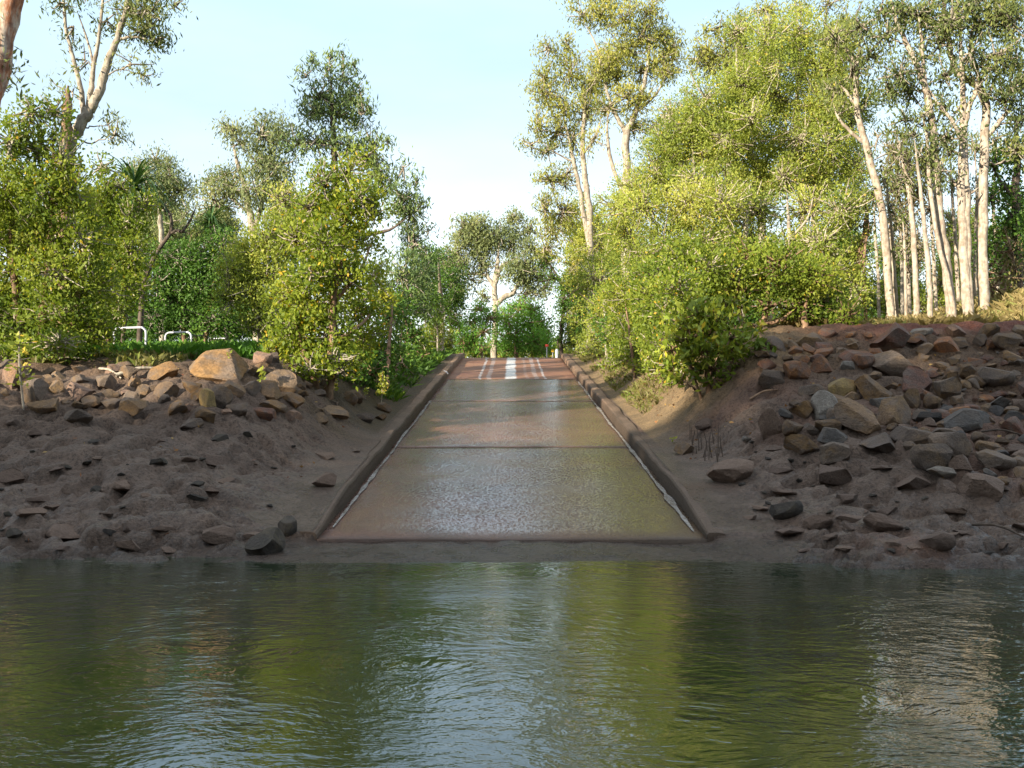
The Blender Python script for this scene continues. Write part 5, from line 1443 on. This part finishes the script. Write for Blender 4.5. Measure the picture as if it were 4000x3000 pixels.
post('marker_post', 'short white marker post in the grass behind the yellow-green shrub', 'post', 510, 733, 32, .45, .05, white)
redm = mat_plain('red_reflector', (.75, .10, .07), .35)
yelm = mat_plain('yellow_paint', (.80, .52, .04), .4)
gal = mat_plain('galvanised_steel', (.45, .45, .47), .4, .5)
post('reflector_post', 'thin post with a red reflector plate beyond the top corner of the ramp', 'post', 1181, 744, 46, .95, .022, gal, ((.17, .03, .11), 'reflector', redm))
post('marker_post', 'yellow-topped marker post by the end of the kerb at the top of the ramp', 'post', 1194, 755, 44.5, .6, .02, gal, ((.13, .04, .12), 'marker_plate', yelm))
post('bollard', 'pale bluish bollard at the end of the kerb at the top of the ramp', 'bollard', 1203, 754, 42.9, .34, .07, mat_plain('pale_paint', (.36, .39, .46), .5))
# thin banded trunk behind the hoops
tree('thin_tree', 'thin pale banded trunk standing by the farthest hoop rail', 'tree', 33,
     [[(493, 742, .07), (492, 690, .065), (490, 660, .06), (486, 600, .05), (482, 540, .03)]], [(485, 560, 36, 36, .6), (500, 600, 30, 36, .5)], 'gum', 'paper')
# small white pipe lying on the kerb
p0 = P(965, 822, 30.2); zk = float(ramp_z(30.2)) + .26
w = Wood(); w.tube([(.06, 0, 0), (.12, -.06, -.02), (.20, -.16, -.10)], [.018, .018, .015], 8)
tag(link('pipe', w.mesh('pipe', (0, 0, 0)), white, None, (-2.12, 30.3, zk)), 'short white pipe end sticking out over the shaded kerb at the joint', 'pipe')

# ------------------------------------------------------------------ wooded opposite bank, behind the camera, whose shadow lies on the mud
SUN_AZ = np.array([-.68, -.73]); SUN_AZ /= np.linalg.norm(SUN_AZ)
SUN_EL = R(16.5)
n = 45000
xx = rng.uniform(-75, 30, n * 2)
s_ = xx * -SUN_AZ[1] - (-20) * -SUN_AZ[0]
prof = np.interp(s_, [-60, -22, -12.5, -10.0, -8.3, -6.6, -5.4, 40], [15.0, 15.0, 14.9, 14.7, 15.2, 17.6, 18.6, 18.8]) + .9 * fbm(xx * .6, xx * 0, s=15, o=3)
yy = rng.uniform(-23, -17, n * 2)
zz = rng.uniform(0, 1, n * 2) ** .8 * prof
C = np.column_stack([xx, yy, zz])
V = leaf_quads(C, unit(len(C)), .75, .42)
tag(link('opposite_bank_trees', quads_mesh('opposite_bank_trees', V, rng.random(len(C))), G['far']), 'wooded far bank of the creek facing the ramp', 'trees', kind='stuff')

# ------------------------------------------------------------------ light and sky
sun_d = bpy.data.lights.new('sun', 'SUN')
sun_d.energy = 5.0
sun_d.angle = R(.5)
sun_d.color = (1.0, .89, .70)
sun = bpy.data.objects.new('sun', sun_d)
COL.objects.link(sun)
sd = Vector((SUN_AZ[0] * math.cos(SUN_EL), SUN_AZ[1] * math.cos(SUN_EL), math.sin(SUN_EL)))
sun.rotation_euler = sd.to_track_quat('Z', 'Y').to_euler()

wld = bpy.data.worlds.new('World')
scene.world = wld
wld.use_nodes = True
wt = wld.node_tree
wt.nodes.clear()
wo = wt.nodes.new('ShaderNodeOutputWorld')
bg = wt.nodes.new('ShaderNodeBackground')
sky = wt.nodes.new('ShaderNodeTexSky')
sky.sky_type = 'NISHITA'
sky.sun_disc = False
sky.sun_elevation = SUN_EL
sky.sun_rotation = math.atan2(SUN_AZ[0], SUN_AZ[1])
sky.air_density = 1.0; sky.dust_density = 1.2; sky.ozone_density = 1.0
tc = wt.nodes.new('ShaderNodeTexCoord')
mp = wt.nodes.new('ShaderNodeMapping'); mp.inputs['Scale'].default_value = (1.2, 1.2, 4.5)
nz = wt.nodes.new('ShaderNodeTexNoise'); nz.inputs['Scale'].default_value = 1.6; nz.inputs['Detail'].default_value = 6
cr = wt.nodes.new('ShaderNodeMapRange'); cr.inputs[1].default_value = .36; cr.inputs[2].default_value = .68; cr.inputs[3].default_value = .55; cr.inputs[4].default_value = .92
mx = wt.nodes.new('ShaderNodeMix'); mx.data_type = 'RGBA'
mx.inputs[7].default_value = (4.4, 5.7, 6.6, 1)
bg.inputs['Strength'].default_value = .10
sxyz = wt.nodes.new('ShaderNodeSeparateXYZ')
wt.links.new(tc.outputs['Generated'], sxyz.inputs[0])
vr = wt.nodes.new('ShaderNodeValToRGB')
for e_, (p_, c_) in zip([vr.color_ramp.elements[0], vr.color_ramp.elements[1], vr.color_ramp.elements.new(.2), vr.color_ramp.elements.new(.4)], ((0, (1.0, 1.0, 1.0, 1)), (.7, (.58, .72, .84, 1)), (.2, (.76, .88, .95, 1)), (.38, (.50, .69, .84, 1)))):
    e_.position = p_; e_.color = c_
wt.links.new(sxyz.outputs[2], vr.inputs[0])
vs = wt.nodes.new('ShaderNodeVectorMath'); vs.operation = 'SCALE'; vs.inputs['Scale'].default_value = 6.3
wt.links.new(vr.outputs[0], vs.inputs[0]); wt.links.new(vs.outputs[0], mx.inputs[7])
wt.links.new(tc.outputs['Generated'], mp.inputs[0]); wt.links.new(mp.outputs[0], nz.inputs['Vector'])
wt.links.new(nz.outputs['Fac'], cr.inputs[0]); wt.links.new(cr.outputs[0], mx.inputs[0])
wt.links.new(sky.outputs[0], mx.inputs[6]); wt.links.new(mx.outputs[2], bg.inputs[0]); wt.links.new(bg.outputs[0], wo.inputs[0])

scene.view_settings.view_transform = 'Standard'
scene.view_settings.look = 'None'
scene.view_settings.exposure = 1.36
scene.view_settings.gamma = 1.0
scene.cycles.max_bounces = 6
scene.cycles.diffuse_bounces = 3
scene.cycles.glossy_bounces = 3
scene.cycles.transmission_bounces = 4
scene.cycles.sample_clamp_indirect = 6.0
print('LEAVES', NLEAF[0], 'OBJ', len(scene.objects))
